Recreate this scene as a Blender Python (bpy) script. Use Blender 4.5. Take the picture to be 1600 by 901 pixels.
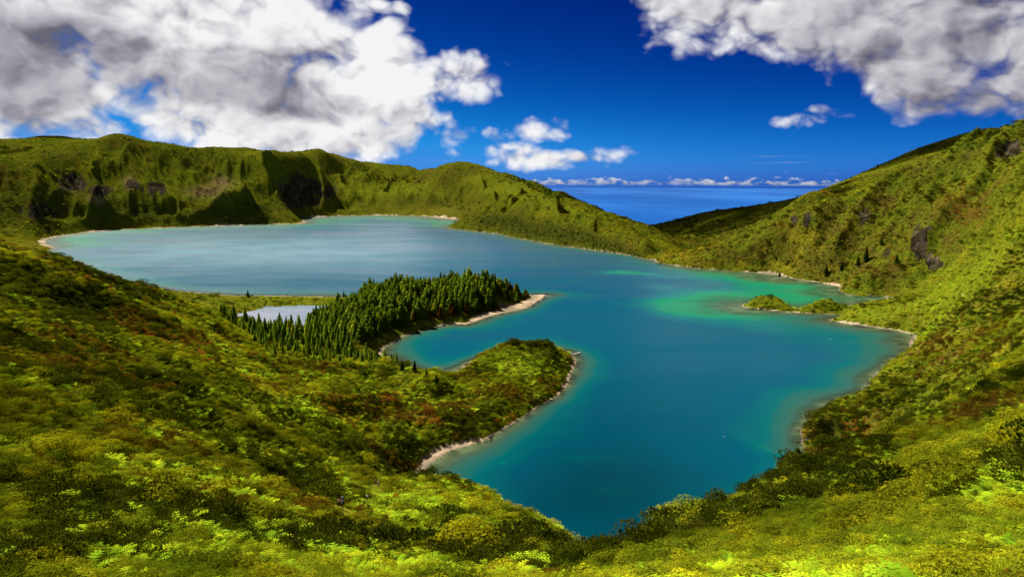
import bpy, bmesh, math, random
import numpy as np
from mathutils import Vector

random.seed(7)
rng = np.random.default_rng(7)
for o in list(bpy.data.objects):
    bpy.data.objects.remove(o)
scene = bpy.context.scene
C = scene.collection

# ------------------------------------------------------------------ camera
CAM_H = 130.0                 # metres above the lake
F_PX = 1142.0                 # focal length in pixels of the 1600 px wide photograph
EYE_Y = 276.0                 # row of eye level (the sea horizon dips below it)
PITCH = math.atan((450.5 - EYE_Y) / F_PX)
cam_d = bpy.data.cameras.new('camera')
cam_d.sensor_width = 36.0
cam_d.lens = 36.0 * F_PX / 1600.0
cam_d.clip_start = 0.5
cam_d.clip_end = 400000.0
cam = bpy.data.objects.new('camera', cam_d)
C.objects.link(cam)
cam.location = (0, 0, CAM_H)
cam.rotation_euler = (math.radians(90) - PITCH, 0, 0)
scene.camera = cam

# ------------------------------------------------------------------ light and exposure
SUN_AZ = math.radians(-56.0)       # from straight ahead (+Y), negative = to the left
SUN_EL = math.radians(51.0)
SUN_DIR = Vector((math.sin(SUN_AZ) * math.cos(SUN_EL), math.cos(SUN_AZ) * math.cos(SUN_EL), math.sin(SUN_EL)))
sun_d = bpy.data.lights.new('sun', 'SUN')
sun_d.energy = 5.0
sun_d.angle = math.radians(0.53)
sun_d.color = (1.0, 0.95, 0.84)
sun = bpy.data.objects.new('sun', sun_d)
C.objects.link(sun)
sun.rotation_euler = SUN_DIR.to_track_quat('Z', 'Y').to_euler()
sun.location = (0, 0, 3000)

scene.view_settings.view_transform = 'Standard'
scene.view_settings.look = 'None'
scene.view_settings.gamma = 1.0
scene.view_settings.exposure = 1.05
scene.render.engine = 'CYCLES'
cy = scene.cycles
cy.max_bounces = 5
cy.diffuse_bounces = 2
cy.glossy_bounces = 2
cy.transmission_bounces = 2
cy.transparent_max_bounces = 6
cy.volume_bounces = 0
cy.caustics_reflective = False
cy.caustics_refractive = False
cy.use_denoising = True
cy.sample_clamp_indirect = 4.0
# ------------------------------------------------------------------ world: sky and clouds
class NB:
    """small helper to write node graphs as expressions"""
    def __init__(s, nt):
        s.nt = nt
    def n(s, t, **kw):
        nd = s.nt.nodes.new(t)
        for k, v in kw.items():
            setattr(nd, k, v)
        return nd
    def link(s, a, b):
        s.nt.links.new(a, b)
    def put(s, sock, v):
        if isinstance(v, bpy.types.NodeSocket):
            s.link(v, sock)
        elif v is not None:
            if sock.type == 'RGBA' and len(v) == 3:
                v = (*v, 1.0)
            sock.default_value = v
    def m(s, op, a, b=None, c=None, clamp=False):
        nd = s.n('ShaderNodeMath', operation=op, use_clamp=clamp)
        for i, v in enumerate((a, b, c)):
            if v is not None:
                s.put(nd.inputs[i], v)
        return nd.outputs[0]
    def add(s, a, b): return s.m('ADD', a, b)
    def sub(s, a, b): return s.m('SUBTRACT', a, b)
    def mul(s, a, b): return s.m('MULTIPLY', a, b)
    def v(s, op, a, b=None, scale=None):
        nd = s.n('ShaderNodeVectorMath', operation=op)
        s.put(nd.inputs[0], a)
        if b is not None:
            s.put(nd.inputs[1], b)
        if scale is not None:
            s.put(nd.inputs['Scale'], scale)
        return nd.outputs['Value'] if op in ('DOT_PRODUCT', 'LENGTH', 'DISTANCE') else nd.outputs[0]
    def xyz(s, x, y, z):
        nd = s.n('ShaderNodeCombineXYZ')
        for i, q in enumerate((x, y, z)):
            s.put(nd.inputs[i], q)
        return nd.outputs[0]
    def sep(s, vec):
        nd = s.n('ShaderNodeSeparateXYZ')
        s.link(vec, nd.inputs[0])
        return nd.outputs
    def noise(s, vec, scale, detail=6.0, rough=0.55, lac=2.0, dist=0.0):
        nd = s.n('ShaderNodeTexNoise')
        s.put(nd.inputs['Vector'], vec)
        for k, q in (('Scale', scale), ('Detail', detail), ('Roughness', rough), ('Lacunarity', lac), ('Distortion', dist)):
            s.put(nd.inputs[k], q)
        return nd.outputs['Fac']
    def ramp(s, x, a, b, lo=0.0, hi=1.0, smooth=True):
        nd = s.n('ShaderNodeMapRange')
        nd.interpolation_type = 'SMOOTHSTEP' if smooth else 'LINEAR'
        for i, q in enumerate((x, a, b, lo, hi)):
            s.put(nd.inputs[i], q)
        return nd.outputs[0]
    def mix(s, f, a, b):
        nd = s.n('ShaderNodeMix', data_type='RGBA')
        s.put(nd.inputs[0], f)
        s.put(nd.inputs[6], a)
        s.put(nd.inputs[7], b)
        return nd.outputs[2]
    def mulc(s, a, b, f=1.0):
        nd = s.n('ShaderNodeMix', data_type='RGBA', blend_type='MULTIPLY')
        s.put(nd.inputs[0], f)
        s.put(nd.inputs[6], a)
        s.put(nd.inputs[7], b)
        return nd.outputs[2]
    def colramp(s, x, stops):
        nd = s.n('ShaderNodeValToRGB')
        s.put(nd.inputs[0], x)
        cr = nd.color_ramp
        while len(cr.elements) < len(stops):
            cr.elements.new(0.5)
        for e, (p, c) in zip(cr.elements, stops):
            e.position = p
            e.color = (*c, 1.0)
        return nd.outputs[0]

world = bpy.data.worlds.new('World')
scene.world = world
world.use_nodes = True
world.cycles.sampling_method = 'MANUAL'
world.cycles.sample_map_resolution = 512
wt = world.node_tree
wt.nodes.clear()
W = NB(wt)
sky = W.n('ShaderNodeTexSky', sky_type='NISHITA', sun_disc=False)
sky.sun_elevation = SUN_EL
sky.sun_rotation = SUN_AZ
sky.altitude = 700.0
sky.air_density = 1.0
sky.dust_density = 0.2
sky.ozone_density = 3.0
# the deep, polarised blue of the photograph: contrast of the clear sky raised channel by channel
sc_ = W.n('ShaderNodeSeparateColor')
W.link(sky.outputs[0], sc_.inputs[0])
s_r, s_g = W.m('MINIMUM', sc_.outputs[0], 7.5), W.m('MINIMUM', sc_.outputs[1], 7.6)
cc_ = W.n('ShaderNodeCombineColor')
W.link(W.mul(W.m('POWER', W.mul(s_r, 1 / 6.6), 5.0), 0.13), cc_.inputs[0])
W.link(W.mul(W.m('POWER', W.mul(s_g, 1 / 7.2), 3.5), 1.08), cc_.inputs[1])
W.link(W.mul(W.m('POWER', W.mul(s_g, 1 / 7.2), 1.75), 3.3), cc_.inputs[2])
sky_c = cc_.outputs[0]
tc = W.n('ShaderNodeTexCoord')
gen = W.v('NORMALIZE', tc.outputs['Generated'])
dx, dy, dz = W.sep(gen)
az = W.m('ARCTAN2', dx, dy)
el = W.m('ARCSINE', dz)
def ang(px, py):
    xc, yc = (px - 800.0) / F_PX, (450.5 - py) / F_PX
    x, y, z = xc, math.cos(PITCH) + yc * math.sin(PITCH), -math.sin(PITCH) + yc * math.cos(PITCH)
    return math.atan2(x, y), math.asin(z / math.sqrt(x * x + y * y + z * z))
def field(blobs):
    """largest of several soft ellipses (px, py, half width, half height, weight)"""
    out = None
    for px, py, rx, ry, w in blobs:
        a0, e0 = ang(px, py)
        u = W.mul(W.sub(az, a0), F_PX / rx)
        v = W.mul(W.sub(el, e0), F_PX / ry)
        q = W.sub(w, W.add(W.mul(u, u), W.mul(v, v)))
        out = q if out is None else W.m('MAXIMUM', out, q)
    return W.m('MAXIMUM', out, -2.0)
# fair weather cumulus: where they stand, then their billows
heap = field([(120, 55, 330, 118, 1), (400, 95, 190, 110, 1), (470, 190, 190, 58, .9), (585, 130, 75, 90, .9), (690, 125, 100, 40, .3), (10, 150, 120, 36, .6), (230, 150, 170, 30, .5),
              (370, 203, 50, 36, .6), (540, 215, 120, 36, .6), (630, 195, 60, 45, .7), (712, 215, 42, 36, .12), (846, 197, 54, 28, .12), (795, 242, 62, 24, .12), (862, 249, 66, 17, .12), (962, 242, 58, 19, .12), (915, 247, 60, 12, .15), (775, 212, 46, 20, -.25),
              (1120, 5, 120, 45, .75), (1330, 5, 220, 60, .9), (1500, 48, 165, 85, 1), (1590, 128, 70, 48, .8), (1245, 186, 52, 16, .2), (1275, 172, 40, 12, .05), (600, 12, 60, 14, .2)])
high = W.add(W.mul(W.noise(W.v('MULTIPLY', gen, (1, 1, 1.6)), 2.6, 3, 0.5), 5.0), -3.2)
above = W.m('MAXIMUM', W.ramp(el, 0.42, 0.62), W.mul(W.ramp(W.m('ABSOLUTE', az), 0.64, 0.74), W.ramp(el, 0.0, 0.08)))
heap = W.m('MAXIMUM', heap, W.add(W.mul(above, W.add(high, 2.0)), -2.0))
g2 = W.v('MULTIPLY', gen, (1.0, 1.0, 1.35))
warp = W.n('ShaderNodeTexNoise')
W.put(warp.inputs['Vector'], g2); W.put(warp.inputs['Scale'], 14.0); W.put(warp.inputs['Detail'], 2.0)
g2 = W.v('ADD', g2, W.v('MULTIPLY', W.v('SUBTRACT', warp.outputs['Color'], (.5, .5, .5)), (.05, .05, .05)))
def puffs(vec, sc, detail):
    nd = W.n('ShaderNodeTexVoronoi')
    W.put(nd.inputs['Vector'], vec)
    for k_, q_ in (('Scale', sc), ('Detail', detail), ('Roughness', 0.5), ('Lacunarity', 2.3)):
        W.put(nd.inputs[k_], q_)
    return W.m('SUBTRACT', 1.0, nd.outputs['Distance'])
def billow(vec, d1, d2):
    return W.add(W.mul(W.noise(vec, 8.0, d1, 0.55), 0.62), W.mul(puffs(vec, 15.0, d2), 0.30))
b0 = billow(g2, 6.0, 2.0)
b1 = billow(W.v('ADD', g2, (0.018 * math.sin(SUN_AZ), 0.004, 0.024)), 5.0, 2.0)
dens = W.add(W.mul(heap, 0.80), W.mul(W.sub(b0, 0.235), 4.0))
alpha = W.ramp(dens, -0.08, 0.78)
lit = W.mul(W.sub(b0, b1), 1.8)                       # thinner towards the sun = bright side
grey = field([(40, 120, 300, 75, 1), (330, 125, 190, 50, .9), (470, 165, 120, 30, .6), (1480, 60, 260, 110, 1.4), (1300, 5, 200, 50, .9), (1590, 150, 100, 60, 1.2)])
grey = W.m('MAXIMUM', W.ramp(grey, -0.6, 0.9), W.mul(above, 0.55))
soft = W.noise(g2, 4.2, 2.0, 0.45)
lit = W.mul(lit, W.ramp(dens, 0.3, 1.8, 1.25, 0.40))
shade = W.add(W.add(W.sub(0.86, W.mul(grey, 0.46)), lit), W.mul(W.sub(soft, 0.5), 1.1))
shade = W.add(shade, W.mul(W.ramp(dens, 0.1, 1.0, 1.0, 0.0), 0.06))
cl = W.colramp(shade, [(0.0, (0.15, 0.142, 0.18)), (0.2, (0.23, 0.22, 0.265)), (0.40, (0.36, 0.345, 0.40)), (0.62, (0.60, 0.59, 0.63)), (0.90, (0.95, 0.95, 0.96))])
cl = W.v('MULTIPLY', cl, (4.6, 4.6, 4.6))
# low line of cloud far out over the sea, and thin streaks
e_h = ang(1100, 289)[1]
bn = W.noise(W.v('MULTIPLY', gen, (1.0, 1.0, 2.2)), 70.0, 4, 0.55)
low_base = W.ramp(el, e_h - 0.002, e_h + 0.003)
low_top = W.ramp(W.sub(el, e_h), 0.002, 0.014, 1.0, 0.0)
reach = W.ramp(W.noise(gen, 7.0, 2), 0.38, 0.55)
low_a = W.mul(W.mul(low_base, W.ramp(W.add(bn, W.mul(low_top, 0.30)), 0.66, 0.80)), W.ramp(W.sub(el, e_h), 0.013, 0.019, 1.0, 0.0))
low_a = W.mul(low_a, W.add(W.mul(reach, 0.5), 0.5))
low_c = W.v('MULTIPLY', W.colramp(bn, [(0.45, (0.36, 0.42, 0.58)), (0.66, (0.9, 0.9, 0.93))]), (3.9, 3.9, 3.9))
st = W.noise(W.v('MULTIPLY', gen, (2.0, 2.0, 90.0)), 3.0, 4, 0.5)
st_a = W.mul(W.mul(W.ramp(st, 0.60, 0.78), W.ramp(el, 0.006, 0.014)), W.ramp(el, 0.026, 0.04, 0.30, 0.0))
sky_c = W.mix(st_a, sky_c, (2.2, 2.6, 3.2))
sky_c = W.mix(W.mul(low_a, 0.85), sky_c, low_c)
sky_c = W.mix(alpha, sky_c, cl)
bg = W.n('ShaderNodeBackground')
W.put(bg.inputs['Strength'], 0.1)
W.link(sky_c, bg.inputs['Color'])
wo = W.n('ShaderNodeOutputWorld')
W.link(bg.outputs[0], wo.inputs['Surface'])
# ------------------------------------------------------------------ photograph pixel -> point in the place
SP, CPI = math.sin(PITCH), math.cos(PITCH)
def ray(px, py):
    xc, yc = (px - 800.0) / F_PX, (450.5 - py) / F_PX
    return np.array((xc, CPI + yc * SP, -SP + yc * CPI))
def on_z(px, py, z=0.0):
    r = ray(px, py)
    t = (z - CAM_H) / r[2]
    return np.array((r[0] * t, r[1] * t, z))
def at_d(px, py, d):
    r = ray(px, py)
    t = d / r[1]                      # d = distance straight ahead
    return np.array((r[0] * t, r[1] * t, CAM_H + r[2] * t))
def lp(p):
    return math.atan2(p[0], p[1]), math.log(math.hypot(p[0], p[1]))

# ------------------------------------------------------------------ noise
_T = rng.random((256, 256)).astype(np.float32)
def vnoise(x, y, seed=0):
    x = x + seed * 17.31; y = y + seed * 9.77
    xi = np.floor(x).astype(np.int64); yi = np.floor(y).astype(np.int64)
    fx = (x - xi).astype(np.float32); fy = (y - yi).astype(np.float32)
    fx = fx * fx * fx * (fx * (fx * 6 - 15) + 10); fy = fy * fy * fy * (fy * (fy * 6 - 15) + 10)
    a = _T[xi & 255, yi & 255]; b = _T[(xi + 1) & 255, yi & 255]
    c = _T[xi & 255, (yi + 1) & 255]; d = _T[(xi + 1) & 255, (yi + 1) & 255]
    return (a + (b - a) * fx) * (1 - fy) + (c + (d - c) * fx) * fy
def fbm(x, y, octaves=4, seed=0, gain=0.5):
    s = np.zeros_like(x, dtype=np.float32); amp = 1.0; tot = 0.0
    cx, sx = 0.8, 0.6
    for k in range(octaves):
        s += amp * vnoise(x, y, seed + k * 3); tot += amp
        amp *= gain
        x, y = 2.03 * (cx * x - sx * y), 2.03 * (sx * x + cx * y)
    return s / tot * 2 - 1
def ridged(x, y, octaves=4, seed=0, gain=0.5):
    s = np.zeros_like(x, dtype=np.float32); amp = 1.0; tot = 0.0
    cx, sx = 0.8, 0.6
    for k in range(octaves):
        n = 1 - np.abs(2 * vnoise(x, y, seed + k * 3) - 1)
        s += amp * n * n; tot += amp
        amp *= gain
        x, y = 2.03 * (cx * x - sx * y), 2.03 * (sx * x + cx * y)
    return s / tot
def sstep(a, b, x):
    t = np.clip((x - a) / (b - a), 0, 1)
    return t * t * (3 - 2 * t)

# ------------------------------------------------------------------ shoreline of the lake (all on z = 0)
SHORE_PX = [
 (70,377),(78,373),(95,369),(130,364),(170,360),(220,357.5),(270,355.5),(330,353.5),(380,352),(430,350.5),(465,350),(480,348),
 (474,344),(470,341.5),(490,339.5),(520,338),(560,337),(600,336.5),(640,336.8),(665,338),(690,341),(718,343.5),(740,347),(735,350),(715,352.5),
 (697,356),(715,359),(740,361.5),(780,366),(800,371),(850,380),(900,387.5),(950,394),(990,400),(1020,407),(1030,411),(1060,416),(1100,420.5),
 (1150,424),(1205,428),(1230,434),(1245,437),(1280,442),(1309,448),(1311,455),(1325,460),(1345,462.5),(1375,463),(1390,465),(1370,470),(1345,473),
 (1320,478),(1290,480),(1250,483),(1215,478),(1180,474),(1160,476),(1156,478.5),(1170,481),(1200,485),(1240,488.5),(1270,490),(1300,490.5),
 (1312,493),(1300,497),(1293,501),(1330,507),(1370,512),(1400,517),(1427,523),(1420,530),(1419,545),(1415,556),(1390,563),(1362,590),(1352,608),
 (1330,618),(1300,628),(1275,645),(1262,656),(1250,672),(1250,690),(1255,700),(1280,703),(1295,708),(1285,726),(1240,762),(1180,800),(1120,830),
 (1060,862),(1000,895),(950,925),(915,930),(893,895),(860,866),(800,836),(740,808),(690,786),(660,767),(648,752),(658,746),(677,723),(700,707),
 (727,698),(753,692),(773,680),(800,663),(830,643),(847,632),(873,620),(888,600),(891,592),(898,575),(902,566),(899,558),(893,552),(886,548),
 (850,543),(800,545),(765,553),(735,563),(714,577),(708,590),(700,598),(685,600),(660,585),(630,570),(608,560),(597,550),(600,546),(607,540),
 (632,525),(662,515),(690,509),(705,507),(730,507),(750,500),(775,492),(800,487),(825,481),(840,472),(855,461.5),(850,459.5),(820,461),(780,463),
 (720,464),(660,463.5),(600,463.5),(530,463.5),(480,462.5),(400,461.5),(360,461),(320,457.5),(265,453),(230,446),(190,440),(150,430),(110,415),
 (80,401),(74,394),(85,386),(77,383)]
def shore_profile(px, py):
    """width of bare strip above the water and of the shallow shelf below it, metres"""
    if py < 353 and 480 < px < 700: return 13, 120
    if px < 490 and py < 390: return 13, 60
    if px < 760 and py < 353: return 6, 70
    if py < 412 and px < 1040: return 2.4, 14
    if px > 1140 and py < 482: return (7 if px > 1195 and py < 445 else 2.5), 70
    if px > 1140 and py < 560: return 3.5, 26
    if px > 1040 and py < 430: return 2, 35
    if px > 1245 and py < 715: return 1.2, 12
    if px > 860 and py > 700: return 0.8, 10
    if py > 700 and px < 740: return 5.5, 14
    if 740 <= px and py > 545: return 2.4, 7
    if px < 730 and py > 545: return 4.5, 18
    if 594 < px < 700 and py > 500: return 3, 7
    if 700 <= px < 745 and py > 490: return 7, 8
    if 745 <= px < 845 and py > 470: return 24, 8
    if 838 <= px < 870 and py < 470: return 11, 14
    if py > 440: return 7, 16
    return 4, 25
PROFILE = np.array([shore_profile(*p) for p in SHORE_PX], np.float32)
POND_PX = [(368,490),(392,486),(415,480),(440,478),(480,477),(520,477),(540,478),(535,482),(512,487),(500,495),(485,508),(460,512),(430,508),(395,500),(372,495)]
SHORE = np.array([lp(on_z(*p)) for p in SHORE_PX])
POND = np.array([lp(on_z(*p, 1.0)) for p in POND_PX])

def poly_sd(poly, th, lr, near=None):
    """signed distance (log-polar units, negative inside) of points to a closed polygon"""
    th = th.astype(np.float32); lr = lr.astype(np.float32)
    best = np.full(th.shape, 1e9, np.float32)
    inside = np.zeros(th.shape, bool)
    n = len(poly)
    for i in range(n):
        ax, ay = poly[i]; bx, by = poly[(i + 1) % n]
        ex, ey = bx - ax, by - ay
        px, py = th - np.float32(ax), lr - np.float32(ay)
        t = np.clip((px * np.float32(ex) + py * np.float32(ey)) / np.float32(ex * ex + ey * ey + 1e-20), 0, 1)
        qx, qy = px - t * np.float32(ex), py - t * np.float32(ey)
        dd = qx * qx + qy * qy
        if near is not None:
            near[dd < best] = i
        np.minimum(best, dd, out=best)
        if ay != by:
            cond = (lr >= min(ay, by)) & (lr < max(ay, by))
            xx = ax + (lr - ay) * (ex / ey)
            inside ^= cond & (th < xx)
    d = np.sqrt(best)
    return np.where(inside, -d, d)

# ------------------------------------------------------------------ heights: (px, py, horizontal distance) seen points and hidden ones
SEEN = [
 # skyline of the far rim, its rear hills and the cone
 (-260,235,2600),(-120,228,2700),(0,221,3000),(40,217,3100),(80,213,3200),(112,217,3150),(150,219.5,3000),
 (-120,262,2000),(0,246,2050),(60,246,2150),(110,237,2300),(150,219,2450),(180,208,2500),(215,216,2500),(260,223,2520),(330,229,2600),(380,231,2680),(430,235,2800),
 (470,237,2950),(510,241,3100),(528,242,3150),(560,252,3300),(600,259,3450),(640,262,3500),(655,266,3400),
 (655,267,2870),(690,258,2750),(720,254,2700),(750,262,2620),(790,271,2500),(830,282,2350),(880,299,2150),(920,318,1950),(960,334,1750),(1000,348,1600),(1020,354,1550),
 (1045,371,1450),(1066,391,1320),
 # faces of the far rim
 (20,300,1800),(60,320,1720),(100,290,1950),(140,270,2150),(60,275,1950),(100,335,1700),(150,345,1720),(40,350,1560),(0,362,1480),(40,372,1430),(-60,372,1350),
 (165,315,1860),(180,290,2060),(215,302,1830),(195,322,1780),(240,325,1790),(215,345,1790),(262,345,1830),(290,318,2080),(300,340,1930),(270,300,2060),(250,270,2250),
 (345,301,2040),(320,325,1960),(305,340,1900),(372,312,2010),(385,335,1960),(420,332,2010),(450,344,2010),(400,300,2250),(380,275,2400),(330,270,2380),
 (458,259,2460),(445,290,2380),(440,320,2250),(480,275,2420),(520,300,2390),(560,326,2400),(500,320,2300),(470,335,2200),
 (530,290,2720),(570,300,2700),(560,275,2950),(600,312,2620),(620,300,2750),(610,285,2980),(640,290,2820),(640,320,2560),(600,330,2470),(500,265,2750),(530,268,2950),
 (690,290,2600),(670,310,2530),(720,285,2580),(740,310,2430),(690,325,2470),(760,290,2470),(800,300,2280),(790,312,2050),(850,308,2000),(900,322,1800),
 # central headland in front of the cone
 (705,350,1850),(722,344,1840),(760,330,1765),(785,328,1690),(810,329,1610),(840,331,1540),(870,335,1472),(895,340,1415),(920,346,1368),(960,360,1300),(1000,377,1215),(1025,395,1142),
 (785,320,1860),(820,321,1760),(870,322,1700),(920,333,1580),(960,346,1480),(1000,362,1390),(1040,392,1230),
 # hills towards the sea
 (1025,358,2050),(1040,350,2060),(1060,342,2100),(1080,337,2150),(1100,334,2200),(1125,331,2200),(1150,328,2200),(1160,334,2260),(1172,341,2350),(1190,336,2420),(1205,330,2450),(1240,317,2600),(1290,297,2800),(1330,280,2900),(1380,258,3000),(1430,235,3000),
 (1480,221,2950),(1520,207,2900),(1545,200,2850),(1562,200,2800),(1640,205,2700),(1760,210,2700),(1100,375,1750),(1060,372,1750),(1150,355,1800),
 # big slope rising behind the spit
 (1032,403,1195),(1065,398,1150),(1100,385,1110),(1150,365,1090),(1200,338,1070),(1240,317,1060),(1270,297,1050),(1285,297,1050),(1302,303,1055),(1330,300,1050),(1360,288,1025),(1400,273,1000),
 (1450,250,975),(1500,223,940),(1550,200,910),(1600,187,885),(1680,165,840),(1800,140,800),
 (1100,408,1040),(1150,400,1010),(1200,405,970),(1200,375,1010),(1250,345,1010),(1250,385,960),(1300,340,1000),(1300,390,920),(1280,420,915),(1340,360,930),(1340,425,860),(1390,350,900),(1400,390,850),
 (1440,355,830),(1440,400,790),(1465,420,760),(1440,445,780),(1500,300,835),(1500,360,780),(1560,280,785),(1560,330,730),(1600,300,690),(1520,395,730),(1580,365,680),(1450,290,895),(1395,414,805),(1360,428,815),(1430,424,800),(1345,455,810),
 # bright spur and the spit
 (1600,354,540),(1547,391,575),(1509,418,600),(1464,448,630),(1420,468,660),(1390,470,690),(1350,478,670),(1380,490,640),(1420,495,610),(1330,492,670),(1450,500,570),(1600,420,470),(1540,450,510),(1480,480,560),(1700,300,480),
 (1200,460.5,716),(1185,465,720),(1215,464,714),(1240,482,712),(1268,470,708),(1285,465.5,706),(1303,470,705),(1312,483,700),
 # front spur
 (1440,540,500),(1460,520,470),(1500,505,430),(1600,480,320),(1700,440,260),(1540,520,370),(1480,555,400),(1400,580,435),(1380,612,400),(1350,612,430),(1268,660,356),(1300,640,364),(1340,625,378),(1380,612,392),(1262,694,350),(1290,702,344),(1330,703,331),(1375,690,318),(1300,670,353),(1340,655,352),
 (1420,650,300),(1500,600,270),(1560,570,240),(1600,550,210),(1400,690,260),(1450,665,245),(1330,714,290),(1700,540,160),
 # foreground bank, towards the V where the water ends
 (1600,660,105),(1600,760,62),(1600,901,34),(1500,640,185),(1500,720,95),(1500,800,60),(1500,901,38),(1400,735,135),(1400,800,75),(1400,901,42),(1320,724,200),(1300,760,120),(1300,840,68),(1300,901,46),
 (1250,724,195),(1232,732,180),(1200,753,165),(1150,775,155),(1290,726,190),(1100,793,142),(1050,812,134),(1000,837,126),(960,862,120),(930,882,118),(1200,800,95),(1100,840,86),(1000,901,66),(1200,901,50),(1100,901,56),(1700,901,26),(1700,700,62),(1800,640,62),
 (905,852,162),(883,824,184),(857,802,203),(820,800,204),(787,791,204),(767,768,215),(740,760,220),(710,750,225),(687,748,225),(660,750,225),
 (880,875,120),(900,915,72),(850,840,135),(800,901,66),(800,830,130),(740,800,150),(700,860,88),(700,901,62),(650,800,140),(600,901,56),(600,830,100),(620,752,215),
 # long slope with the hikers
 (521,788,150),(580,755,190),(500,720,215),(560,700,255),(600,720,262),(640,735,286),(560,680,310),(600,655,345),(640,690,318),(700,655,355),(720,640,372),(650,622,385),(700,680,342),
 (500,640,300),(520,600,370),(480,560,475),(560,600,385),(600,600,410),(550,561,470),(600,567,452),(637,575,430),(660,585,415),(682,598,400),(640,610,395),(590,620,370),(500,555,500),
 (500,830,90),(500,901,50),(400,901,46),(400,800,84),(400,720,160),(400,650,240),(400,600,310),(430,560,400),(420,530,500),(400,510,520),(370,500,520),(340,495,490),(320,489,480),(290,475,465),(260,457,450),
 (210,444,425),(165,429,405),(130,412,390),(90,399,375),(40,387,360),(0,372,350),(-100,340,330),(-250,310,320),
 (300,901,44),(300,800,74),(300,700,130),(300,640,180),(300,590,230),(300,540,300),(320,510,410),(200,901,42),(200,800,64),(200,700,105),(200,600,180),(200,520,270),(200,470,370),
 (100,901,40),(100,800,58),(100,700,88),(100,600,150),(100,500,240),(100,430,320),(0,901,38),(0,800,52),(0,700,78),(0,600,125),(0,500,200),(0,420,290),(-150,901,34),(-150,700,66),(-150,500,160),
 # peninsula with the landing stage
 (690,612,398),(720,612,405),(712,578,448),(732,560,470),(762,551,482),(780,540,488),(807,536,490),(850,534.5,492),(866,538,494),(878,548,498),(780,570,450),(820,570,452),(850,590,440),(760,610,405),(800,630,395),(850,560,470),(872,580,470),(730,640,380),
]
HIDDEN = [  # column, distance, height
 (2755,15,114),(2755,30,110),(2755,60,107),(2755,150,108),(2755,500,130),(-1155,15,114),(-1155,30,110),(-1155,60,106),(-1155,150,104),(-1155,500,110),(4700,10,115),(4700,40,112),(4700,150,120),(-3100,10,115),(-3100,40,110),(-3100,150,112),
 (150,2420,190),(180,2430,190),(215,2400,165),(260,2420,160),(300,2460,155),(330,2480,155),(380,2540,155),(430,2640,150),(470,2800,150),
 (-250,4600,60),(0,4300,100),(180,3600,150),(180,4600,60),(330,3700,130),(500,4200,90),(600,4300,80),(700,3200,60),(800,3000,20),(850,2800,-20),(900,2600,-60),(1000,2300,-80),(1060,2500,-120),(1120,2560,-120),(1060,2900,-160),(1150,2800,-120),(1300,3400,0),(1450,3500,60),(1600,3400,80),(1800,3400,80),
 (1000,1900,-30),(1080,1450,-40),(1150,1350,-20),(1250,1350,30),(1350,1350,60),(1450,1250,90),(1600,1200,120),(1100,1500,-60),
 (850,3300,-220),(950,3000,-260),(1050,3400,-330),(1150,3400,-300),(1250,3600,-200),(900,4200,-640),(1000,4200,-640),(1100,4400,-640),(1200,4500,-640),(1300,4600,-500),(780,3800,-300),(-300,6000,-200),(0,6200,-250),(300,6200,-250),(600,6200,-300),(900,5000,-400),(1100,5000,-400),(1300,5200,-300),(1600,5200,-200),(1900,5200,-200),
 (-400,8000,-640),(0,8000,-640),(400,8000,-640),(800,7000,-640),(1200,7000,-640),(1600,8000,-640),(2100,8000,-640),
 (0,14,119),(400,14,119),(800,14,119),(1200,14,119),(1600,14,120),(-300,14,119),(2000,14,120),(0,24,113.5),(400,24,113.5),(800,24,113.5),(1200,24,114),(1600,24,115),
 (-100,420,70),(-250,480,60),(-100,700,20),(0,470,60),(100,520,30),(150,560,15),(200,640,4),(250,620,4),
 (930,150,38),(930,180,18),(965,150,40),(1000,155,44),(1050,165,42),(1100,175,40),(1150,185,38),(1200,200,34),(883,218,18),(857,232,14),(820,230,14),(780,235,14),
 # low ground between slope, pond and forest, and the wooded knoll
 (300,740,2.0),(340,690,1.8),(300,640,3),(400,760,1.8),(470,770,1.6),(540,765,2),(570,740,4),(400,600,4),(450,580,5),(500,580,6),(540,600,8),(560,660,9),(600,640,10),(600,700,12),(560,560,8),(640,680,14),(690,720,15),(700,660,10),
 (740,735,15),(780,750,12),(815,765,8),(838,785,2.5),(650,620,8),(620,575,6),(580,545,6),(650,760,8),(720,775,7),(780,785,4),(790,720,6),(740,690,6),(345,560,10),(420,540,9),(480,530,8),
]
def steepen(px, py, d):
    """the wall of the far rim stands close behind its shore"""
    d0 = float(np.interp(px, [-100, 0, 100, 200, 300, 400, 480], [1400, 1450, 1600, 1790, 1900, 1990, 2060]))
    if px < 530 and 1500 < d < 3120 and py > 200 and not (px < 115 and py < 225):
        k = float(np.interp(px, [480, 530], [0.62, 1.0]))
        d = d0 + (d - d0) * k if d > d0 else d
    return px, py, d
SEEN = [steepen(*s) for s in SEEN]
pts = [(*lp(p), p[2]) for p in (at_d(*s) for s in SEEN)]
n_seen = len(pts)
for col, d, z in HIDDEN:
    a = math.atan((col - 800.0) / F_PX / CPI)
    pts.append((a, math.log(d / math.cos(a)), z))
for i, q in enumerate(SHORE):
    pts.append((q[0], q[1], 0.4))
for q in POND:
    pts.append((q[0], q[1], 1.2))
pts = np.array(pts, np.float64)
anchors = pts[:n_seen].copy()
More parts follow.
